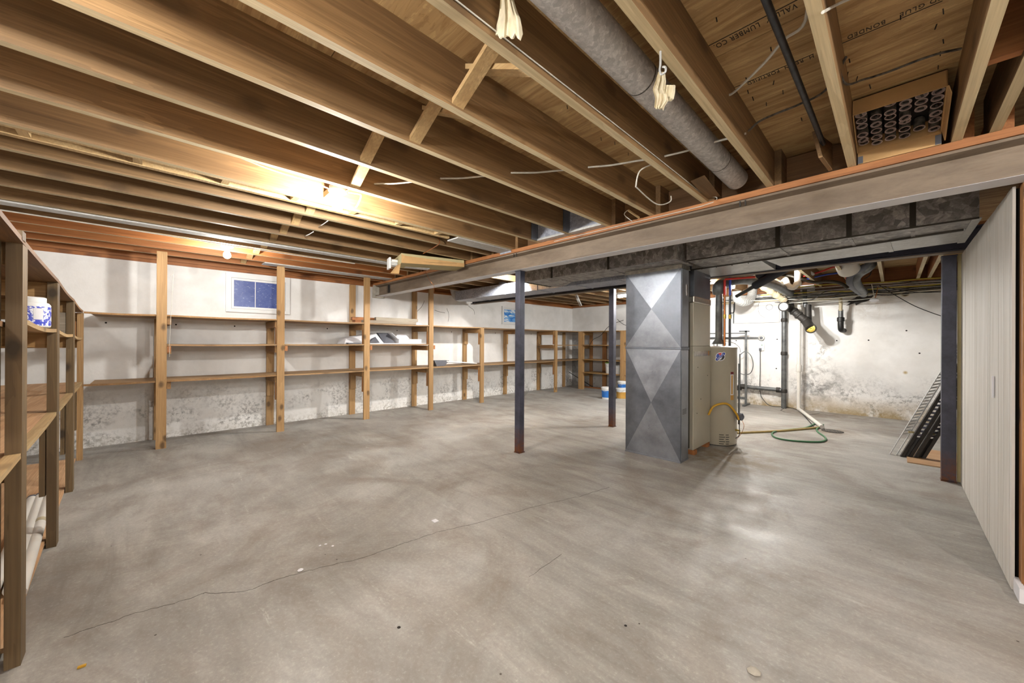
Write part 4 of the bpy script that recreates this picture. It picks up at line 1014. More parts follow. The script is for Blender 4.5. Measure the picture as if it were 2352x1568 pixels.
# ================================================================ CABLES ON THE CEILING
def cable(pts, r, mat, lab, grp='cables', n=6, name='cable', k=5):
    o = MB().tube(pts, r, n, True, k).build(name, M[mat], None, True); return tag(o, lab, 'cable', grp)
zc = 2.362
def span(k, y0, y1, sag=.008):   # between joist k+1 (left) and joist k
    xa, xb = JX[k+1]+.038, JX[k]
    return [(xa-.045, y0, zc), (xa, y0, zc), (xa+.12, y0+(y1-y0)*.35, zc-sag*.4), (xb-.1, y0+(y1-y0)*.75, zc+.004), (xb, y1, zc), (xb+.045, y1, zc)]
Y_ = {6: 1.17, 5: 1.45, 4: 1.73, 3: 2.02, 2: 2.22, 1: 2.28, 0: 2.33}
pts = []
for k in (5, 4, 3, 2, 1): pts += span(k, Y_[k+1], Y_[k])
cable(pts, .0055, 'cable', 'white cable threaded through holes across the near joists')
P = lambda u, v, ax, val: tuple(at(u, v, ax, val))
cable([(JX[1]+.0, 2.26, 2.37), P(1715,303,2,2.40), P(1745,278,2,2.44), P(1790,258,2,2.44), P(1835,240,2,2.45), P(1895,208,2,2.46), (JX[0]+.05, 2.1, 2.45)], .0055, 'cabled', 'black and white striped cable sagging under the plywood past the round duct')
cable([(JX[1]+.02, 1.98, 2.46), P(1676,218,0,JX[1]+.04), P(1710,190,2,2.44), P(1760,140,2,2.44), P(1800,92,2,2.44), P(1850,47,2,2.44), (JX[0]+.01, 1.42, 2.43)], .0055, 'cable', 'white flat cable crossing under the black iron pipe')
cable([P(1890,28,0,JX[0]+.038), P(1920,12,2,2.4), P(1960,-6,2,2.4), P(2050,-40,2,2.4)], .005, 'cable', 'white cable at the top edge right of the wide joist')
cable([(JX[0]+.03, 1.9, 2.44), P(1937,188,0,JX[0]+.04), P(1985,182,2,2.47), P(2040,165,2,2.47), P(2110,138,2,2.47), P(2160,122,2,2.47), P(2208,112,2,2.47)], .005, 'cabled', 'dark speckled cable under the plywood above the box of tubes')
# thin wire stapled along a joist, loops
wy = [(JX[2]+.043, YN, 2.315)]+[(JX[2]+.043, y, 2.315+random.uniform(-.004,.004)) for y in (-.6,0,.6,1.2,1.8,2.4,2.88)]+[(JX[2]+.1, 2.965, 2.30), (JX[2]+.0, YB-.018, 2.262), (-1.6, YB-.018, 2.262), (-2.4, YB-.018, 2.262)]
cable(wy, .003, 'cable', 'thin wire stapled along the joist beside the round duct', None, 5, k=3)
cable([(JX[2]-.02, 2.2, 2.33), P(1470,392,0,-1.06), P(1461,425,0,-1.08), P(1466,434,0,-1.09), P(1500,464,0,-1.14), P(1520,470,0,-1.14), P(1540,462,0,-1.13), P(1541,450,0,-1.12)], .004, 'cable', 'white cable looping down between two joists near the beam', None)
cable([P(1452,508,1,2.9), P(1434,493,1,2.9), P(1441,483,1,2.85)], .003, 'cable', 'short curl of white wire by the pencil-like peg on the beam', None)
o = MB().bar(at(1443,483,1,2.80), at(1468,500,1,2.93), .012, .012).build('peg', M['pale'], None); tag(o, 'slim pale wooden peg on the beam', 'peg')
cable([P(800,442,0,-2.70), P(826,446,0,-2.68), P(829,452,0,-2.7), P(822,470,0,-2.74), P(817,476,0,-2.75)], .005, 'cable', 'white cable end hanging beside the nearer bulb', None)
cable([(-2.60,.30,2.30),(-2.64,.55,2.283),(-2.70,.78,2.30),(-2.76,.93,2.31)], .005, 'cable', 'white cable along the joist feeding the nearer bulb', None)
for k, (a, b) in enumerate((((753,507),(731,521)), ((720,532),(700,542)), ((696,541),(697,543)))):
    if k < 2:
        x0 = JX[8+k]; x9 = JX[9+k]+.038
        cable([P(a[0],a[1],0,x0), P((a[0]+b[0])/2,(a[1]+b[1])/2+1,0,x0*.6+x9*.4), P(b[0],b[1],0,x9)], .004, 'cable', ('short white cable between joists, right of the ladder framing', 'short white cable between joists, one bay farther left')[k], None)
cable([(JX[12]+.1,YN,2.272),(JX[12]+.06,.2,2.272),(JX[12]+.09,.6,2.26),(JX[12]+.04,1.1,2.268),(JX[12]+.05,2.0,2.272)], .006, 'cable', 'white cable under the bright metal strip past the second bulb', None)
cable([P(1000,538,2,2.40), P(1010,555,2,2.29), P(1000,566,2,2.285), P(972,582,2,2.275)], .005, 'copper', 'orange-brown wire dangling under the joists over the cardboard box', None)
cable([P(958,585,1,2.80), P(985,640,1,2.85), P(996,655,1,2.9), P(997,668,1,2.93)], .0025, 'copper', 'thin copper wire dangling in front of the beam', None)
cable([P(1530,700,1,7.5) if 0 else P(1432,735,1,8.0), P(1400,748,1,8.0), P(1380,770,1,8.1), P(1362,780,1,8.2), P(1353,795,1,8.3)], .006, 'black', 'dark cable sagging in front of the far shelves', None)
cable([P(1418,733,1,8.0), P(1428,742,1,8.0), P(1440,747,1,8.0), P(1470,748,1,8.0)], .006, 'black', 'dark cable sagging right of the farther steel column', None)
o = MB().hexa([P(1315,667,1,7.0),P(1320,667,1,7.0),P(1336,702,1,6.6),P(1331,703,1,6.6),P(1317,667,1,7.04),P(1323,667,1,7.04),P(1337,702,1,6.64),P(1334,703,1,6.64)]).build('hanging_fixture', M['white'], None); tag(o, 'slim white fixture hanging at a slant from the far joists', 'light fixture')

# rags
def rag(pts_w, lab, parts, mat='cloth'):
    q = thing('rag', lab, 'rag', pts_w[0])
    for nm, rows in parts:
        b = MB(); n = len(rows[0]); base = 0
        for th in (0, .006):
            for r in rows:
                for p in r: b.v.append((p[0], p[1]+th, p[2]))
        m_ = len(rows)
        off = m_*n
        for i in range(m_-1):
            for jx in range(n-1):
                a_ = i*n+jx
                b.f.append((a_, a_+1, a_+n+1, a_+n)); b.f.append((off+a_+n, off+a_+n+1, off+a_+1, off+a_)); b.m += [0, 0]
        edge = [i for i in range(n)]+[i*n+n-1 for i in range(1, m_)]+[(m_-1)*n+i for i in range(n-2, -1, -1)]+[i*n for i in range(m_-2, 0, -1)]
        for a_, c_ in zip(edge, edge[1:]+edge[:1]): b.f.append((a_, off+a_, off+c_, c_)); b.m.append(0)
        b.build(nm, M[mat], q, True)
    return q
def ragrows(outline, depthfn, n=13):
    rows = []
    for (v, ul, ur, rag_) in outline:
        row = []
        for i in range(n):
            f = i/(n-1); u = ul+(ur-ul)*f
            vv = v+(rag_*(abs(math.sin(i*2.3+1))*1.0+((i*7) % 3)*.35) if rag_ else 0)
            p = at(u, vv, 1, depthfn(f, v)); row.append(p)
        rows.append(row)
    return rows
fold = lambda y0: (lambda f, v: y0+.006*math.sin(f*14)+.004*math.sin(f*31+v*.02))
rag([tuple(at(1165,0,1,.86))], 'pale cloth strip hanging from the ceiling at the top edge', [('cloth', ragrows([(-40,1149,1176,0),(0,1149,1178,0),(20,1148,1184,0),(40,1145,1192,0),(60,1140,1196,0),(72,1137,1198,12)], fold(.86)))])
q = rag([tuple(at(1520,180,1,1.36))], 'torn pale rag tied to a metal hook under the joist by the round duct', [('cloth', ragrows([(165,1512,1526,0),(185,1506,1528,0),(205,1499,1526,0),(225,1505,1532,0),(240,1503,1524,8)], fold(1.36))), ('fold', ragrows([(195,1524,1550,0),(210,1522,1549,0),(226,1520,1546,0),(231,1522,1540,0)], fold(1.37), 7)), ('tail', ragrows([(215,1513,1530,0),(230,1512,1534,0),(243,1508,1522,5)], fold(1.35), 7))], 'cloth')
hk = thing('ceiling_hook', 'long metal screw hook under the joist holding the torn rag', 'hook', tuple(at(1517,118,2,ZJ)))
hp = at(1517,118,2,ZJ); hy_ = hp.y
MB().tube([hp+Vector((0,0,.004)), hp+Vector((0,.0,-.045)), hp+Vector((-.002,0,-.066)), hp+Vector((.004,0,-.084)), hp+Vector((.018,0,-.082)), hp+Vector((.018,0,-.066)), hp+Vector((.008,0,-.06))], .0038, 10).build('hook', M['galv'], hk, True)

# box of tubes on the beam
bx = thing('tube_box', 'open cardboard box packed with small ring-ended tubes between the joists', 'box', (0, 2.85, ZJ))
m0, m1 = Vector((-.15, 2.62, 2.43)), Vector((-.15, 2.955, 2.352)); m2, m3 = Vector((.17, 2.955, 2.352)), Vector((.17, 2.62, 2.43))
nrm = (m1-m0).cross(m3-m0).normalized()
if nrm.z > 0: nrm = -nrm
up_ = -nrm*.085
def slab(a, b, h, name, par, mat='card', t_=.004):
    d = (b-a).normalized(); s_ = d.cross(nrm).normalized()*t_
    MB().hexa([a, b, b+s_, a+s_, a+h, b+h, b+s_+h, a+s_+h]).build(name, M[mat], par)
slab(m0, m1, up_, 'side', bx); slab(m3, m2, up_, 'side', bx); slab(m0, m3, up_, 'side', bx); slab(m1, m2, up_, 'side', bx)
MB().hexa([m0+up_, m1+up_, m2+up_, m3+up_, m0+up_*1.04, m1+up_*1.04, m2+up_*1.04, m3+up_*1.04]).build('back', M['dirtm'], bx)
MB().hexa([(-.15,2.958,ZJ+.001),(.17,2.958,ZJ+.001),(.17,2.964,ZJ+.001),(-.15,2.964,ZJ+.001),(-.15,2.958,2.355),(.17,2.958,2.355),(.17,2.964,2.355),(-.15,2.964,2.355)]).build('front_flap', M['card'], bx)
MB().box(-.15, 2.955, ZJ+.003, -.128, 2.9578, 2.33).build('tape', M['grey'], bx); MB().box(.148, 2.955, ZJ+.003, .17, 2.9578, 2.34).build('tape', M['grey'], bx)
MB().hexa([m3, m2, m2+Vector((.01,0,-.05)), m3+Vector((.01,.02,-.03)), m3+Vector((.004,0,0)), m2+Vector((.004,0,0)), m2+Vector((.014,0,-.05)), m3+Vector((.014,.02,-.03))]).build('side_flap', M['card'], bx)
e1 = (m3-m0); e2 = (m1-m0)
random.seed(3)
tproto = None; NC, NR = 6, 6
for i in range(NC):
    for jx in range(NR):
        if (i, jx) in ((1, 0), (4, 3), (4, 4)): continue
        c_ = m0+e1*((i+.5)/NC)+e2*((jx+.5+(.25 if i % 2 else -.1))/(NR+.3))+up_*random.uniform(.0, .3)
        if tproto is None:
            b = MB(); b.lathe([(.014,.055),(.0215,.055),(.0215,.002)], (0,0,0), -nrm, 16); b.cur = 1
            b.lathe([(.0215,.002),(.0225,-.001),(.0185,-.001),(.0175,.003)], (0,0,0), -nrm, 16); b.cur = 2
            b.bar(-nrm*.0008-e1.normalized()*.011, -nrm*.0008+e1.normalized()*.011, .008, .008, nrm)
            tproto = b.build('tube', [M['cabled'], M['ring'], M['black']], bx, True, 0, (0,0,0)); o = tproto
        else: o = bpy.data.objects.new('tube', tproto.data); C.objects.link(o); o.parent = bx
        o.location = c_-Vector(bx.location)
        o.rotation_mode = 'QUATERNION'
        from mathutils import Quaternion
        o.rotation_quaternion = Quaternion(nrm, random.uniform(0, math.pi))
# cardboard box with a light fixture, tucked under the joists at the beam
cb = thing('fixture_carton', 'long crushed cardboard carton tucked under the joists against the beam', 'box', (-4.4, 2.6, 2.18))
A = at(922,581,2,2.281); B = at(1062,597,2,2.281); B = Vector((B.x, YB-.06, B.z))
dirx = (B-A).normalized(); sdx = Vector((-dirx.y, dirx.x, 0))      # sdx points to -X
h0, h1 = Vector((0,0,-.115)), Vector((0,0,-.085))
MB().hexa([A+h0, B+h1, B+sdx*.30+h1, A+sdx*.34+h0, A, B, B+sdx*.30, A+sdx*.34]).build('carton_body', M['cardg'], cb)
MB().poly([A+h0*.1-sdx*.004, A+dirx*.04-sdx*.012-Vector((0,0,.03)), B-sdx*.006-Vector((0,0,.04)), B-sdx*.002+h1, A+h0-sdx*.004], .004, -sdx).build('printed_side', M['card'], cb)
C0 = A+h0
MB().poly([C0+sdx*.05, C0+sdx*.17-dirx*.02, C0+sdx*.12-dirx*.10-Vector((0,0,.11)), C0+sdx*.0-dirx*.03-Vector((0,0,.13))], .005, (0,1,0)).build('end_flap', M['card'], cb)
MB().poly([A+sdx*.34, A+sdx*.34+h0, A+sdx*.44+h0*.8-dirx*.05, A+sdx*.44-dirx*.05+h0*.1], .005, (0,1,0)).build('side_flap', M['card'], cb)
MB().tube([A-Vector((0,0,.05))-sdx*.009+dirx*.15, A-Vector((0,0,.075))-sdx*.009+dirx*.3, B-Vector((0,0,.05))-sdx*.009-dirx*.1], .002, 4).build('print_line', M['ink'], cb)
q = thing('light_fixture', 'white-ended metal light fixture poking out of the crushed carton', 'light fixture', tuple(at(905,620,1,2.35)))
e0 = A+sdx*.26+h0*.75-dirx*.10
MB().bar(e0, e0+dirx*.02, .14, .13).build('end_plate', M['white'], q)
MB().bar(e0+dirx*.02, e0+dirx*.5, .10, .05).build('housing', M['galv'], q)
MB().tube([e0+dirx*.03+Vector((0,0,.03))-sdx*.05, e0+dirx*.3+Vector((0,0,.03))-sdx*.05], .018, 12, True, 0).build('white_tube', M['white'], q, True)
q.location = e0
for c_ in q.children: c_.location = c_.location+(Vector(tuple(at(905,620,1,2.35)))-e0)
# boards stored over the ducts, seen through the gap under the beam
for k, (y, z, x0, x1, lab) in enumerate(((3.35, 2.225, -4.7, -3.2, 'reddish board lying over the duct gap behind the beam, lowest of three'), (3.45, 2.25, -4.3, -3.1, 'pale board lying over the duct gap behind the beam, middle of three'), (3.55, 2.275, -4.5, -3.0, 'pale board lying over the duct gap behind the beam, top of three'))):
    o = MB().hexa([(x0,y-.09,z-.02),(x1,y-.02,z-.02),(x1,y+.10,z-.02),(x0,y+.03,z-.02),(x0,y-.09,z),(x1,y-.02,z),(x1,y+.10,z),(x0,y+.03,z)]).build('loose_board', M['pale' if k else 'arm'], None); tag(o, lab, 'board', 'boards above the ducts')
# ================================================================ FAR RIGHT WALL: PIPES
W = YF-.03
def pipe(pts, r, mat, name, lab, n=16, k=0, grp=None):
    o = MB().tube(pts, r, n, True, k).build(name, M[mat], None, True); return tag(o, lab, 'pipe', grp)
pp = lambda u, v, y=W: tuple(at(u, v, 1, y))
# tall painted cast iron stack with cleanout wyes
cx = -1.485; Yp = 8.80
q = thing('drain_stack', 'tall grey painted drain pipe standing against the far wall', 'pipe', (cx, Yp, 0))
MB().lathe([(.042,0),(.042,2.06)], (cx,Yp,0), (0,0,1), 24).build('pipe', M['pipegrey'], q, True)
for z in (.30, 1.02, 1.66): MB().lathe([(.050,0),(.054,.01),(.054,.05),(.046,.07)], (cx,Yp,z), (0,0,1), 24).build('coupling', M['iron'], q, True)
MB().tube([(cx,Yp,.345),(-2.14,Yp,.36)], .036, 18, True, 0).build('side_pipe', M['pipegrey'], q, True)
MB().tube([(-2.12,Yp,.36),(-2.20,Yp-.02,.36),(-2.24,Yp-.02,.33),(-2.24,Yp-.02,.28)], .05, 16).build('elbow', M['iron'], q, True)
MB().lathe([(.05,0),(.05,.06)], (cx-.06,Yp,.345), (-1,0,0), 18).build('hub', M['iron'], q, True)
q = thing('cleanout_fitting', 'dark iron branch pipe running diagonally with two round cleanout caps', 'pipe', pp(1830,735,8.6))
c1, c2 = at(1800,704,1,8.25), at(1862,754,1,8.35)
a1 = at(1812,690,1,8.5)
MB().tube([at(1812,664,1,8.6), at(1814,690,1,8.55), at(1818,712,1,8.55)], .055, 18, True, 3).build('riser', M['iron'], q, True)
MB().tube([at(1812,706,1,8.5), at(1835,724,1,8.5), at(1858,742,1,8.5)], .062, 20, True, 0).build('branch', M['iron'], q, True)
for f in (.25, .5, .8):
    pc_ = at(1812,706,1,8.5).lerp(at(1858,742,1,8.5), f); dd = (at(1858,742,1,8.5)-at(1812,706,1,8.5)).normalized()
    MB().lathe([(.068,-.02),(.075,-.012),(.075,.012),(.068,.02)], pc_, dd, 22).build('hub_ring', M['iron'], q, True)
for c_, mm, tgt in ((c1,'galv',at(1812,706,1,8.5)), (c2,'brass',at(1852,738,1,8.5))):
    d_ = (Vector((0,0,1.25))-c_); d_.z *= .3; d_ = (d_.normalized()+Vector((-.25,-.1,0))).normalized()
    MB().tube([tgt, c_], .072, 22, True, 0).build('sleeve', M['iron'], q, True)
    MB().lathe([(.082,-.03),(.086,0),(.078,.006)], c_, d_, 28).build('cap_rim', M['iron'], q, True)
    MB().lathe([(.066,.004),(.066,.010),(.045,.013),(.045,.010)], c_, d_, 28).build('cap', M[mm], q, True)
    MB().lathe([(.040,.012),(.036,.016),(.014,.016),(.012,.028),(.009,.03)], c_, d_, 12).build('cap_nut', M[mm], q, True)
MB().tube([at(1856,700,1,8.6), at(1857,745,1,8.55)], .05, 16, True, 0).build('upper_branch', M['iron'], q, True)
MB().tube([at(1848,665,1,8.6), at(1850,705,1,8.6)], .034, 16, True, 0).build('grey_branch', M['pipegrey'], q, True)
# white plastic standpipe from ceiling to floor, with couplings and floor run
sx, sy = -1.235, 8.66
q = thing('plastic_standpipe', 'white plastic pipe dropping to the floor in front of the stained wall', 'pipe', (sx, sy, 0))
MB().tube([(sx,sy,.03),(sx,sy,1.95),(sx+.02,sy,2.0)], .030, 20, True, 0).build('pipe', M['pvc'], q, True)
for z in (.80, .72, 1.86): MB().lathe([(.038,0),(.04,.004),(.04,.05),(.038,.055)], (sx,sy,z), (0,0,1), 20).build('coupling', M['pvc'], q, True)
MB().lathe([(.043,0),(.043,.12)], (sx,sy,.73), (0,0,1), 20).build('check_valve', M['pvc'], q, True)
MB().tube([(sx,sy,.035),(sx+.03,sy-.05,.03),tuple(at(1888,980,2,.03))], .028, 16, True, 0).build('floor_run', M['pvc'], q, True)
pipe([(sx+.02,sy,2.0), (sx+.10,sy,2.035), (-.72,sy,2.05), (-.665,sy,2.04), (-.655,sy,1.99), (-.655,sy+.02,1.82)], .026, 'pvcold', 'plastic_pipe', 'yellowed plastic pipe running right from the white standpipe and turning down', k=3)
q = thing('wall_outlet_pipe', 'short black pipe elbow with a collar entering the far wall under the yellowed pipe', 'pipe', (-.655,8.70,1.6))
MB().lathe([(.034,0),(.034,.22)], (-.655,8.70,1.62), (0,0,1), 18).build('sleeve', M['pipegrey'], q, True)
MB().lathe([(.040,0),(.052,.01),(.052,.07),(.040,.08)], (-.655,8.70,1.63), (0,0,1), 20).build('collar', M['black'], q, True)
MB().tube([(-.655,8.70,1.66),(-.655,8.70,1.55),(-.65,8.74,1.49),(-.63,8.9,1.48)], .042, 18, True, 4).build('elbow', M['black'], q, True)
# plastic trap and drain from above
q = thing('plastic_trap', 'cream plastic drain trap hanging below the joists', 'pipe', pp(1830,650,8.0))
MB().tube([at(1832,600,1,7.6), at(1832,640,1,7.6), at(1832,648,1,7.6), at(1822,660,1,7.6), at(1810,655,1,7.6), at(1806,645,1,7.6), at(1800,640,1,7.6), at(1775,643,1,7.6), at(1745,652,1,7.6)], .045, 18, True, 4).build('trap', M['pvc'], q, True)
MB().lathe([(.054,0),(.054,.05)], at(1832,655,1,7.6), (0,0,1), 20).build('slip_nut', M['pvc'], q, True)
q = thing('plastic_drain', 'yellowed jointed drain pipe slanting down towards the round cleanout cap', 'pipe', pp(1780,680,8.2))
A, B = at(1748,656,1,7.9), at(1803,690,1,8.3)
MB().tube([A, B], .048, 18, True, 0).build('pipe', M['pvcold'], q, True)
for f in (.12, .38, .62, .9):
    MB().lathe([(.057,-.02),(.06,0),(.057,.03)], A.lerp(B, f), (B-A), 20).build('joint', M['pvcold'], q, True)
MB().tube([at(1783,630,1,7.9), at(1784,662,1,7.9)], .05, 18, True, 0).build('white_drop', M['white'], q, True)
# steel conduits left
for u, lab in ((1661,'left one of two thin steel conduits on the far wall'), (1675,'right one of two thin steel conduits on the far wall')):
    x = at(u,760,1,W).x
    o = thing('conduit', lab, 'pipe', (x, W, 1.3), 'conduits on the far wall')
    MB().tube([(x,W,2.2),(x,W,1.18)], .013, 10, True, 0).build('pipe', M['pipegrey'], o, True)
    MB().box(x-.022, W-.018, 1.40, x+.022, W+.03, 1.425).build('strap', M['galv'], o)
    MB().lathe([(.018,0),(.018,.03)], (x,W,1.94), (0,0,1), 10).build('coupling', M['galv'], o)
o = MB().bar((at(1630,777,1,8.87).x, 8.885, 1.355), (at(1745,776,1,8.87).x, 8.885, 1.355), .02, .028).build('wire_raceway', M['galv'], None, True) if 0 else MB().box(at(1630,777,1,8.87).x, 8.872, 1.335, at(1742,776,1,8.87).x, 8.895, 1.375).build('wire_raceway', M['pipegrey'], None)
tag(o, 'flat grey raceway on the far wall leading to the round outlet', 'raceway')
q = thing('wall_outlet', 'white wall outlet with round switch box above and a cord plugged in', 'outlet', (-1.87, 8.87, 1.1))
MB().lathe([(.055,0),(.055,.03),(.045,.045)], (-1.87,8.895,1.355), (0,-1,0), 22).build('round_box', M['galv'], q, True)
MB().lathe([(.028,.045),(.024,.06),(.008,.062)], (-1.87,8.895,1.355), (0,-1,0), 18).build('lens', M['grey'], q, True)
MB().box(-1.915, 8.865, 1.10, -1.825, 8.897, 1.27).build('plate', M['white'], q, bevel=.004)
MB().box(-1.905, 8.835, 1.10, -1.865, 8.865, 1.15).build('plug', M['grey'], q)
MB().lathe([(.010,0),(.010,.004)], (-1.86,8.865,1.21), (0,-1,0), 8).build('socket', M['green'], q)
o = MB().tube([(-1.885,8.84,1.12), pp(1746,850,8.83), pp(1746,900,8.83), pp(1757,922,8.8), tuple(at(1772,932,2,.02)), tuple(at(1800,934,2,.02)), tuple(at(1820,937,2,.02)), tuple(at(1838,945,2,.012)), tuple(at(1868,978,2,.012)), tuple(at(1872,982,2,.012))], .006, 7, True, 6).build('power_cord', M['black'], None, True); tag(o, 'black cord falling from the outlet and trailing over the floor', 'cord')
# blanked window panel with a round knock-out
q = thing('blanked_window', 'white painted panel with a round knock-out set in the far wall', 'panel', (-1.97, 8.87, 1.676))
MB().box(-2.36, 8.872, 1.68, -1.575, 8.897, 2.225).build('board', M['wallfar'], q, bevel=.006)
MB().box(-2.38, 8.866, 1.66, -2.36, 8.9, 2.23).build('edge_strip', M['pipegrey'], q)
MB().box(-2.36, 8.866, 1.662, -1.575, 8.9, 1.68).build('edge_strip', M['wall'], q)
kp = at(1767,705,1,8.87)
MB().tube([(kp.x+.055*math.cos(a), 8.87, kp.z+.055*math.sin(a)) for a in [2*math.pi*i/24 for i in range(25)]], .004, 5, False, 0).build('knock_out', M['pipegrey'], q)
o = MB().tube([pp(1750,685,8.868), pp(1742,700,8.868), pp(1744,720,8.868), pp(1756,729,8.868)], .003, 5, True, 4).build('drawn_wire', M['cabled'], None); tag(o, 'thin wire hanging on the white panel left of its round knock-out', 'wire')
# flexible vent elbow
A = [at(1692,668,1,7.9), at(1694,688,1,7.95), at(1708,694,1,8.1), at(1722,688,1,8.35), at(1728,672,1,8.5), at(1728,655,1,8.6)]
b = MB().tube(A, .075, 20, True, 6)
q = thing('vent_elbow', 'shiny ribbed metal vent elbow curling under the ceiling before the white panel', 'duct', tuple(A[2]))
b.build('hose', M['galv'], q, True)
CP = catmull([Vector(a) for a in A], 4)
for i in range(1, len(CP)-1, 1):
    MB().lathe([(.0755,-.006),(.079,0),(.0755,.006)], CP[i], (CP[i+1]-CP[i-1]), 20).build('rib', M['galv'], q, True)
# metal frame stand
q = thing('metal_stand', 'thin grey metal T-stand with crossbars in front of the far wall', 'stand', (-2.08, 8.75, 0))
MB().box(-2.095, 8.60, .03, -2.060, 8.625, 1.50).build('upright', M['pipegrey'], q)
MB().box(-2.10, 8.45, 0, -2.055, 8.85, .03).build('foot', M['pipegrey'], q)
MB().box(-2.20, 8.60, 1.47, -2.02, 8.625, 1.50).build('top_bar', M['pipegrey'], q)
MB().box(-2.85, 8.61, 1.335+.10, -2.096, 8.622, 1.46).build('cross_bar', M['pipegrey'], q)
MB().box(-2.85, 8.60, .12, -2.096, 8.62, .17).build('lower_bar', M['pipegrey'], q)
MB().lathe([(.032,0),(.032,.05)], (-2.22,8.5,1.485), (0,1,0), 12).build('end_cap', M['black'], q) if 0 else None
q = thing('hose_coil', 'grey hose looped on a thin pipe beside the metal stand', 'hose', (-2.25, 8.7, .4))
px_ = at(1699,900,1,8.7).x
MB().tube([(px_,8.70,1.03),(px_,8.70,.38)], .014, 10, True, 0).build('pipe', M['pipegrey'], q, True)
MB().tube([(px_,8.68,1.0),(px_+.10,8.68,1.08),(px_+.2,8.68,1.0),(px_+.24,8.68,.82),(px_+.2,8.68,.66),(px_+.1,8.68,.61),(px_,8.68,.64)], .008, 8, True, 5).build('hose', M['pipegrey'], q, True)
MB().tube([(px_-.02,8.5,1.24),(px_-.25,8.3,1.3),(px_-.1,8.4,1.28),(px_+.03,8.5,1.18),(px_+.05,8.55,1.06)], .004, 6, True, 4).build('wire', M['cabled'], q)

# floor: hose, drain grate, cracks, small debris
hp_ = [(1871,973),(1850,982),(1815,986),(1783,990),(1773,996),(1783,1005),(1815,1011),(1855,1014),(1885,1014),(1897,1009),(1892,1001),(1879,992),(1876,985),(1883,980),(1891,975)]
o = MB().tube([tuple(at(u,v,2,.012)) for u, v in hp_], .011, 10, True, 5).build('garden_hose', M['green'], None, True); tag(o, 'green hose lying in a loop on the floor by the drain', 'hose')
o = MB().tube([tuple(at(u,v,2,.012)) for u, v in ((1871,973),(1868,966),(1856,958),(1846,946))], .011, 10, True, 5).build('drain_hose', M['pipegrey'], None, True); tag(o, 'grey hose piece beside the white pipe on the floor', 'hose')
dp = at(1912,990,2,0)
q = thing('floor_drain', 'round rusty perforated drain grate set in the floor', 'drain', (dp.x, dp.y, 0))
MB().lathe([(.125,0),(.125,.004),(.11,.006)], (dp.x,dp.y,0), (0,0,1), 32).build('rim', M['iron'], q, True)
MB().lathe([(.11,0),(.11,.007),(.0,.008)], (dp.x,dp.y,0), (0,0,1), 32).build('grate', M['cabled'], q, True)
for rr, nn_ in ((.03,6),(.062,12),(.092,18)):
    for i in range(nn_):
        t_ = 2*math.pi*i/nn_; MB().lathe([(.008,.007),(.008,.0085)], (dp.x+rr*math.cos(t_),dp.y+rr*math.sin(t_),0), (0,0,1), 6).build('slot', M['black'], q)
ring = [(1793,942),(1800,938),(1815,937),(1838,940),(1850,946),(1845,950),(1825,950),(1803,946),(1793,942)]
ribbon([at(u,v,2,0) for u, v in ring], .012, 0, floor, 'crack', M['crack'])
ribbon([at(u,v,2,0) for u, v in ((1858,952),(1870,951),(1883,949))], .03, 0, floor, 'stain_mark', M['crack'])
def pebble(u, v, s, mat, lab, h=.4):
    p = at(u, v, 2, 0); b = MB(); random.seed(u)
    n = 7; b.lathe([(s*.5,0),(s,h*s*.5),(s*.8,h*s),(s*.3,h*s*1.2)], (p.x,p.y,0), (random.uniform(-.1,.1),random.uniform(-.1,.1),1), n)
    o = b.build('debris', M[mat], None, True); tag(o, lab, 'debris'); return o
pebble(1732,1544,.024,'mortar','pale pebble-like chip on the floor at the bottom edge')
pebble(690,1310,.016,'paper','white chip on the floor beside the long crack')
pebble(735,1253,.008,'paper','left crumb of the white crumbs on the floor behind the crack')
pebble(748,1250,.009,'paper','middle crumb of the white crumbs on the floor behind the crack')
pebble(764,1254,.008,'paper','right crumb of the white crumbs on the floor behind the crack')
pebble(916,1441,.008,'ink','dark speck on the floor, left of the bottom middle')
pebble(1437,1437,.007,'ink','dark speck on the floor, bottom middle')
o = MB().bar(at(178,1533,2,.004), at(198,1526,2,.004), .010, .006).build('plastic_scrap', M['yellow'], None); tag(o, 'orange plastic scrap on the floor near the near-left post', 'scrap')
o = MB().box(*(Vector(at(1000,1196,2,0))-Vector((.02,.02,0))), *(Vector(at(1000,1196,2,0))+Vector((.02,.015,.004)))).build('paper_scrap', M['paper'], None); tag(o, 'tiny white scrap on the floor behind the long crack', 'scrap')

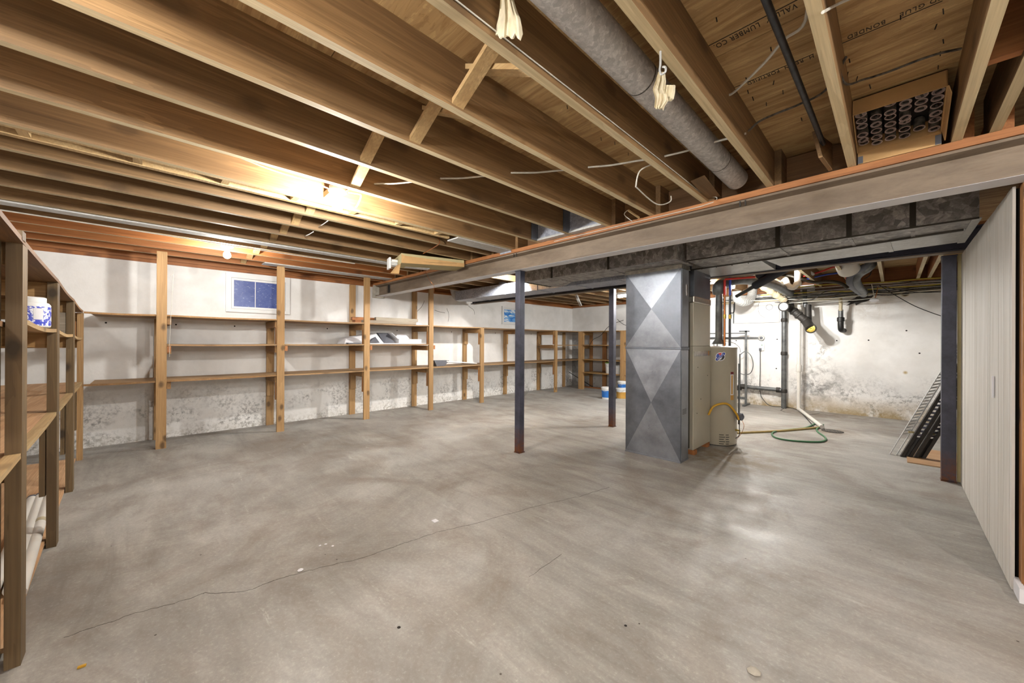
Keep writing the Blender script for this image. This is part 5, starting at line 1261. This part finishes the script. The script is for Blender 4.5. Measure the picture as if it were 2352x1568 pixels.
# louvred metal shutter panels leaning by the column
q = thing('metal_shutters', 'stack of dark slotted metal shelf channels leaning against the far side of the wall end', 'metal channels', (.15, 6.05, 0))
base = [at(2066,1047,2,0), at(2096,1051,2,0), at(2126,1054,2,0)]
lean = Vector((.62, .25, 1.52))
wv = (base[2]-base[0]).normalized()
nv = wv.cross(lean.normalized()).normalized()
for k in range(2):
    a_ = base[k]; b_ = base[k+1]-wv*.012
    for s, e in ((a_, a_+wv*.03), (b_-wv*.03, b_)):
        MB().hexa([s, e, e+nv*.03, s+nv*.03, s+lean, e+lean, e+lean+nv*.03, s+lean+nv*.03]).build('side_rail', M['iron'], q)
    n = 30
    for i in range(n):
        f0 = .16+.82*i/n; f1 = f0+.82/n*.55
        o0, o1 = a_+lean*f0+nv*.012, a_+lean*f1+nv*.016
        MB().hexa([o0+wv*.03, o0+(b_-a_)-wv*.03, o0+(b_-a_)-wv*.03+nv*.004, o0+wv*.03+nv*.004, o1+wv*.03, o1+(b_-a_)-wv*.03, o1+(b_-a_)-wv*.03+nv*.004, o1+wv*.03+nv*.004]).build('louvre', M['steel'], q)
    MB().hexa([a_+wv*.03, b_-wv*.03, b_-wv*.03+nv*.01, a_+wv*.03+nv*.01, a_+wv*.03+lean*.15, b_-wv*.03+lean*.15, b_-wv*.03+lean*.15+nv*.01, a_+wv*.03+lean*.15+nv*.01]).build('end_plate', M['iron'], q)
for (f, off, mm) in ((.18, 0, 'cardg'), (.18, .13, 'cardg'), (.88, -.02, 'orangex')):
    p_ = base[0]+lean*f+wv*off-nv*.01; MB().bar(p_-wv*.04-nv*.006, p_+wv*.05-nv*.006, .022, .018).build('wood_cleat', M[mm], q)
q = thing('slotted_channel', 'white slotted strip leaning left of the dark metal channels', 'metal channels', (0, 6.1, 0))
a_ = base[0]-wv*.085+Vector((0,.05,0)); 
for off in (0, .055):
    MB().hexa([a_+wv*off, a_+wv*(off+.006), a_+wv*(off+.006)+nv*.02, a_+wv*off+nv*.02, a_+wv*off+lean, a_+wv*(off+.006)+lean, a_+wv*(off+.006)+nv*.02+lean, a_+wv*off+nv*.02+lean]).build('rail', M['galv'], q)
for i in range(34):
    f0 = .15+.84*i/34; o0 = a_+lean*f0; o1 = a_+lean*(f0+.013)
    MB().hexa([o0+wv*.006, o0+wv*.055+lean*.012, o0+wv*.055+lean*.012+nv*.004, o0+wv*.006+nv*.004, o1+wv*.006, o1+wv*.055+lean*.012, o1+wv*.055+lean*.012+nv*.004, o1+wv*.006+nv*.004]).build('rung', M['galv'], q)
o = MB().box(.10, 5.75, 0, 1.3, 6.6, .012).build('wood_sheet', M['shelfx'], None); tag(o, 'thin tan wood sheet on the floor behind the end steel column', 'board')

# ================================================================ OVERHEAD SERVICES AT THE FAR WALL
o = MB().tube([P(1817,606,2,2.05), P(1765,640,2,2.02)], .03, 14, True, 0)
t0, t1 = at(1812,612,1,5.25), at(1692,680,1,5.8)
q = thing('pipe_insulation', 'black foam pipe insulation hanging at a slant under the ducts', 'foam tube', tuple(t1))
d_ = (t1-t0); off = Vector((.0,.02,.085))
MB().tube([t0, t0+d_*.60], .05, 18, True, 0).build('long_tube', M['foam'], q, True)
MB().tube([t0+off+Vector((-.08,0,0)), t0+off+d_*.48+Vector((-.03,0,0))], .046, 18, True, 0).build('upper_tube', M['foam'], q, True)
MB().tube([t0+d_*.45, t1], .024, 14, True, 0).build('inner_tube', M['black'], q, True)
# red and blue water lines
for k, (pts, mm, lab) in enumerate((
    ([(1845,634),(1865,630),(1890,622),(1915,613),(1932,612)], 'red', 'red water line rising to the right under the far joists'),
    ([(1934,612),(1939,622),(1944,638),(1948,650)], 'red', 'red water line bending down before the grey drain'),
    ([(1850,642),(1872,636),(1900,630),(1930,626),(1952,622)], 'blue', 'blue water line below the red one under the far joists'),
    ([(1640,645),(1700,640),(1735,628),(1768,622)], 'blue', 'blue water line above the bulbs by the supply plenum'),
    ([(1780,641),(1790,640)], 'red', 'short red stub behind the black foam insulation'))):
    Yk = 7.9 if k != 3 else 7.2
    o = MB().tube([tuple(at(u,v,1,Yk)) for u, v in pts], .014, 10, True, 4).build('water_line', M[mm], None, True); tag(o, lab, 'pipe', 'water lines under the far joists')
o = MB().tube([tuple(at(u,v,1,7.0)) for u, v in ((1632,650),(1680,645),(1720,640),(1752,648))], .02, 12, True, 4).build('conduit', M['pvc'], None, True); tag(o, 'white pipe running under the joists behind the bulbs', 'pipe')
o = MB().tube([tuple(at(u,v,1,7.6)) for u, v in ((1788,636),(1810,632),(1838,640),(1870,648),(1900,646),(1930,650),(1948,662))], .024, 12, True, 4).build('wrapped_pipe', M['dkmetal'], None, True); tag(o, 'sagging dark wrapped pipe below the red and blue lines', 'pipe')
o = MB().tube([at(1840,612,1,7.4), at(1856,622,1,7.5), at(1868,630,1,7.6)], .022, 12, True, 4).build('flex_hose', M['white'], None, True); tag(o, 'short white ribbed hose above the red line', 'hose')
q = thing('insulated_duct', 'fat pale insulated duct elbow hanging behind the second duct', 'duct', tuple(at(1945,610,1,7.2)))
MB().tube([at(1944,590,1,7.1), at(1944,606,1,7.1), at(1950,620,1,7.2)], .125, 24, True, 4).build('wrap', M['pvc'], q, True)
q = thing('drain_bend', 'pair of thick grey drain pipes curving down towards the far wall', 'pipe', tuple(at(1960,640,1,7.5)))
for k, dx in enumerate((0, 14)):
    MB().tube([at(1998+dx*.6,592,1,7.3), at(1997+dx*.5,606,1,7.3), at(1985+dx*.5,616+k*2,1,7.35), at(1962+dx,625+k*3,1,7.5), at(1953+dx,640,1,7.6), at(1956+dx*1.1,655,1,7.8), at(1972+dx*.8,668,1,8.2), at(1984,676,1,8.5)], .05, 18, True, 4).build('pipe', M['grey'] if k == 0 else M['pipegrey'], q, True)
q = thing('wall_penetration', 'ragged dark hole in the far wall where cables and a pipe go out', 'hole', (-.42, 8.88, 1.95))
c_ = at(1975,688,1,8.88)
b = MB(); pts = []
for i in range(16):
    t_ = 2*math.pi*i/16; r_ = .10*(1+.35*math.sin(i*2.7)); pts.append((c_.x+r_*1.5*math.cos(t_)+.4*r_*math.sin(t_), 8.895, c_.z+r_*.75*math.sin(t_)+.25*r_*math.cos(t_)))
b.poly(pts, .012, (0,-1,0)); b.build('hole', M['iron'], q)
MB().lathe([(.045,0),(.06,.02),(.06,.03)], at(2008,686,1,8.7), (0,-.3,-1), 16).build('cap', M['paper'], q)
q = thing('wall_vent_hole', 'round black hole high on the far wall', 'hole', (.125, 8.89, 2.08))
MB().lathe([(.055,0),(.055,.006),(.042,.006),(.042,.001)], (.125,8.899,2.075), (0,-1,0), 24).build('rim', M['pvcold'], q); MB().lathe([(.042,0),(.042,.003)], (.125,8.899,2.075), (0,-1,0), 24).build('bore', M['black'], q)
q = thing('meter_box', 'grey electrical junction box under the joists by the white trap', 'junction box', pp(1855,655,8.5))
MB().box(*(at(1838,672,1,8.6)), *(at(1872,655,1,8.75))).build('case', M['white'], q); 
# cable bundle along the far wall
random.seed(11)
side = ['above', 'below']
lanes = []
for i in range(15):
    v0 = 655+i*2.6; v1 = 641+i*2.3+random.uniform(-2, 2); y_ = 8.3+.03*(i % 5)
    mt = ['cabley','cabled','black','cable','black','cabled','cabley','black','cable','cabled','black','cable','cabled','black','cable'][i]
    pts = [at(1800+random.uniform(-60,40), v0+6+random.uniform(-3,3), 1, y_), at(1880, v0+random.uniform(-3,3), 1, y_), at(1960, (v0*.6+v1*.4)+random.uniform(-4,6), 1, y_), at(2040, (v0*.35+v1*.65)+random.uniform(-2,4), 1, y_), at(2110, v1+random.uniform(-2,2)+1, 1, y_), at(2200, v1-5, 1, y_)]
    o = MB().tube(pts, .006 if i % 3 else .0085, 6, True, 5).build('cable', M[mt], None, True)
    cn = {'cabley': 'yellow', 'cabled': 'dirty grey', 'black': 'black', 'cable': 'white'}[mt]
    nth = ['topmost', 'second from the top', 'third from the top', 'fourth from the top', 'fifth from the top', 'sixth from the top', 'seventh from the top', 'middle one of the bundle', 'seventh from the bottom', 'sixth from the bottom', 'fifth from the bottom', 'fourth from the bottom', 'third from the bottom', 'second from the bottom', 'lowest'][i]
    tag(o, '%s cable strung along the top of the far wall, %s' % (cn, nth), 'cable', 'tangled cables along the top of the far wall')
for pts, mm, lab in (
    ([(2020,655),(2060,680),(2100,702),(2140,718),(2170,728)], 'black', 'black cable slanting down across the far wall to the end column'),
    ([(2030,658),(2060,665),(2110,671),(2170,670)], 'black', 'black cable swagging level above the wall vent hole'),
    ([(1908,668),(1890,672),(1870,686),(1840,688),(1800,682)], 'black', 'black cable drooping before the yellowed plastic pipe'),
    ([(2002,652),(2006,672),(2008,682)], 'cable', 'cable hanging to the ragged wall hole, left'),
    ([(2016,658),(2014,672),(2010,684)], 'copper', 'cable hanging to the ragged wall hole, right'),
    ([(1984,628),(1975,612),(1990,606),(2002,612),(1998,632),(1985,640)], 'black', 'black wire looped round the thick grey drain pipes'),
    ([(1628,689),(1680,692),(1740,690),(1790,688)], 'cable', 'thin white wire strung level below the vent elbow')):
    o = MB().tube([tuple(at(u,v,1,8.2 if mm != 'black' or pts[0][0] > 1990 else 7.6)) for u, v in pts], .006, 6, True, 5).build('cable', M[mm], None, True); tag(o, lab, 'cable')
for k, (z, yy) in enumerate(((2.14, 8.82), (2.09, 8.84))):
    o = MB().tube([(-2.6,yy,z),(-.9,yy,z),(.6,yy,z+.01),(1.8,yy,z+.01)], .02, 10, True, 0).build('long_pipe', M['pvcold' if k else 'pipegrey'], None, True)
    tag(o, ('grey pipe running level along the top of the far wall', 'cream pipe running level along the top of the far wall, lower one')[k], 'pipe')

# small pieces hang on the part they belong to
def under(child, par):
    wl = parent_world(child)+Vector((0,0,0)); child.parent = par; child.location = wl-parent_world(par)
def kids(o): return [c for c in bpy.data.objects if c.parent == o]
def base_name(o): return o.name.split('.')[0]
SUB = {'badge_disc': ('badge_blue','badge_red','badge_dark','badge_band_edge','badge_band','badge_band_inner','badge_text'), 'warning_label': ('label_band',),
       'lampholder': ('bulb',), 'label_wrap': ('text_panel',), 'front_flap': ('tape',), 'gas_valve': ('burner_tube','pilot_wire'), 'cabinet': ('screw','vent_shield','orange_mark','foil_strip'), 'round_box': ('lens',), 'plate': ('plug','socket'), 'grate': ('slot',)}
for root in [o for o in bpy.data.objects if o.parent is None and 'label' in o]:
    ks = kids(root)
    for k_ in ks:
        want = SUB.get(base_name(k_))
        if want:
            for c_ in ks:
                if base_name(c_) in want and c_.parent == root: under(c_, k_)
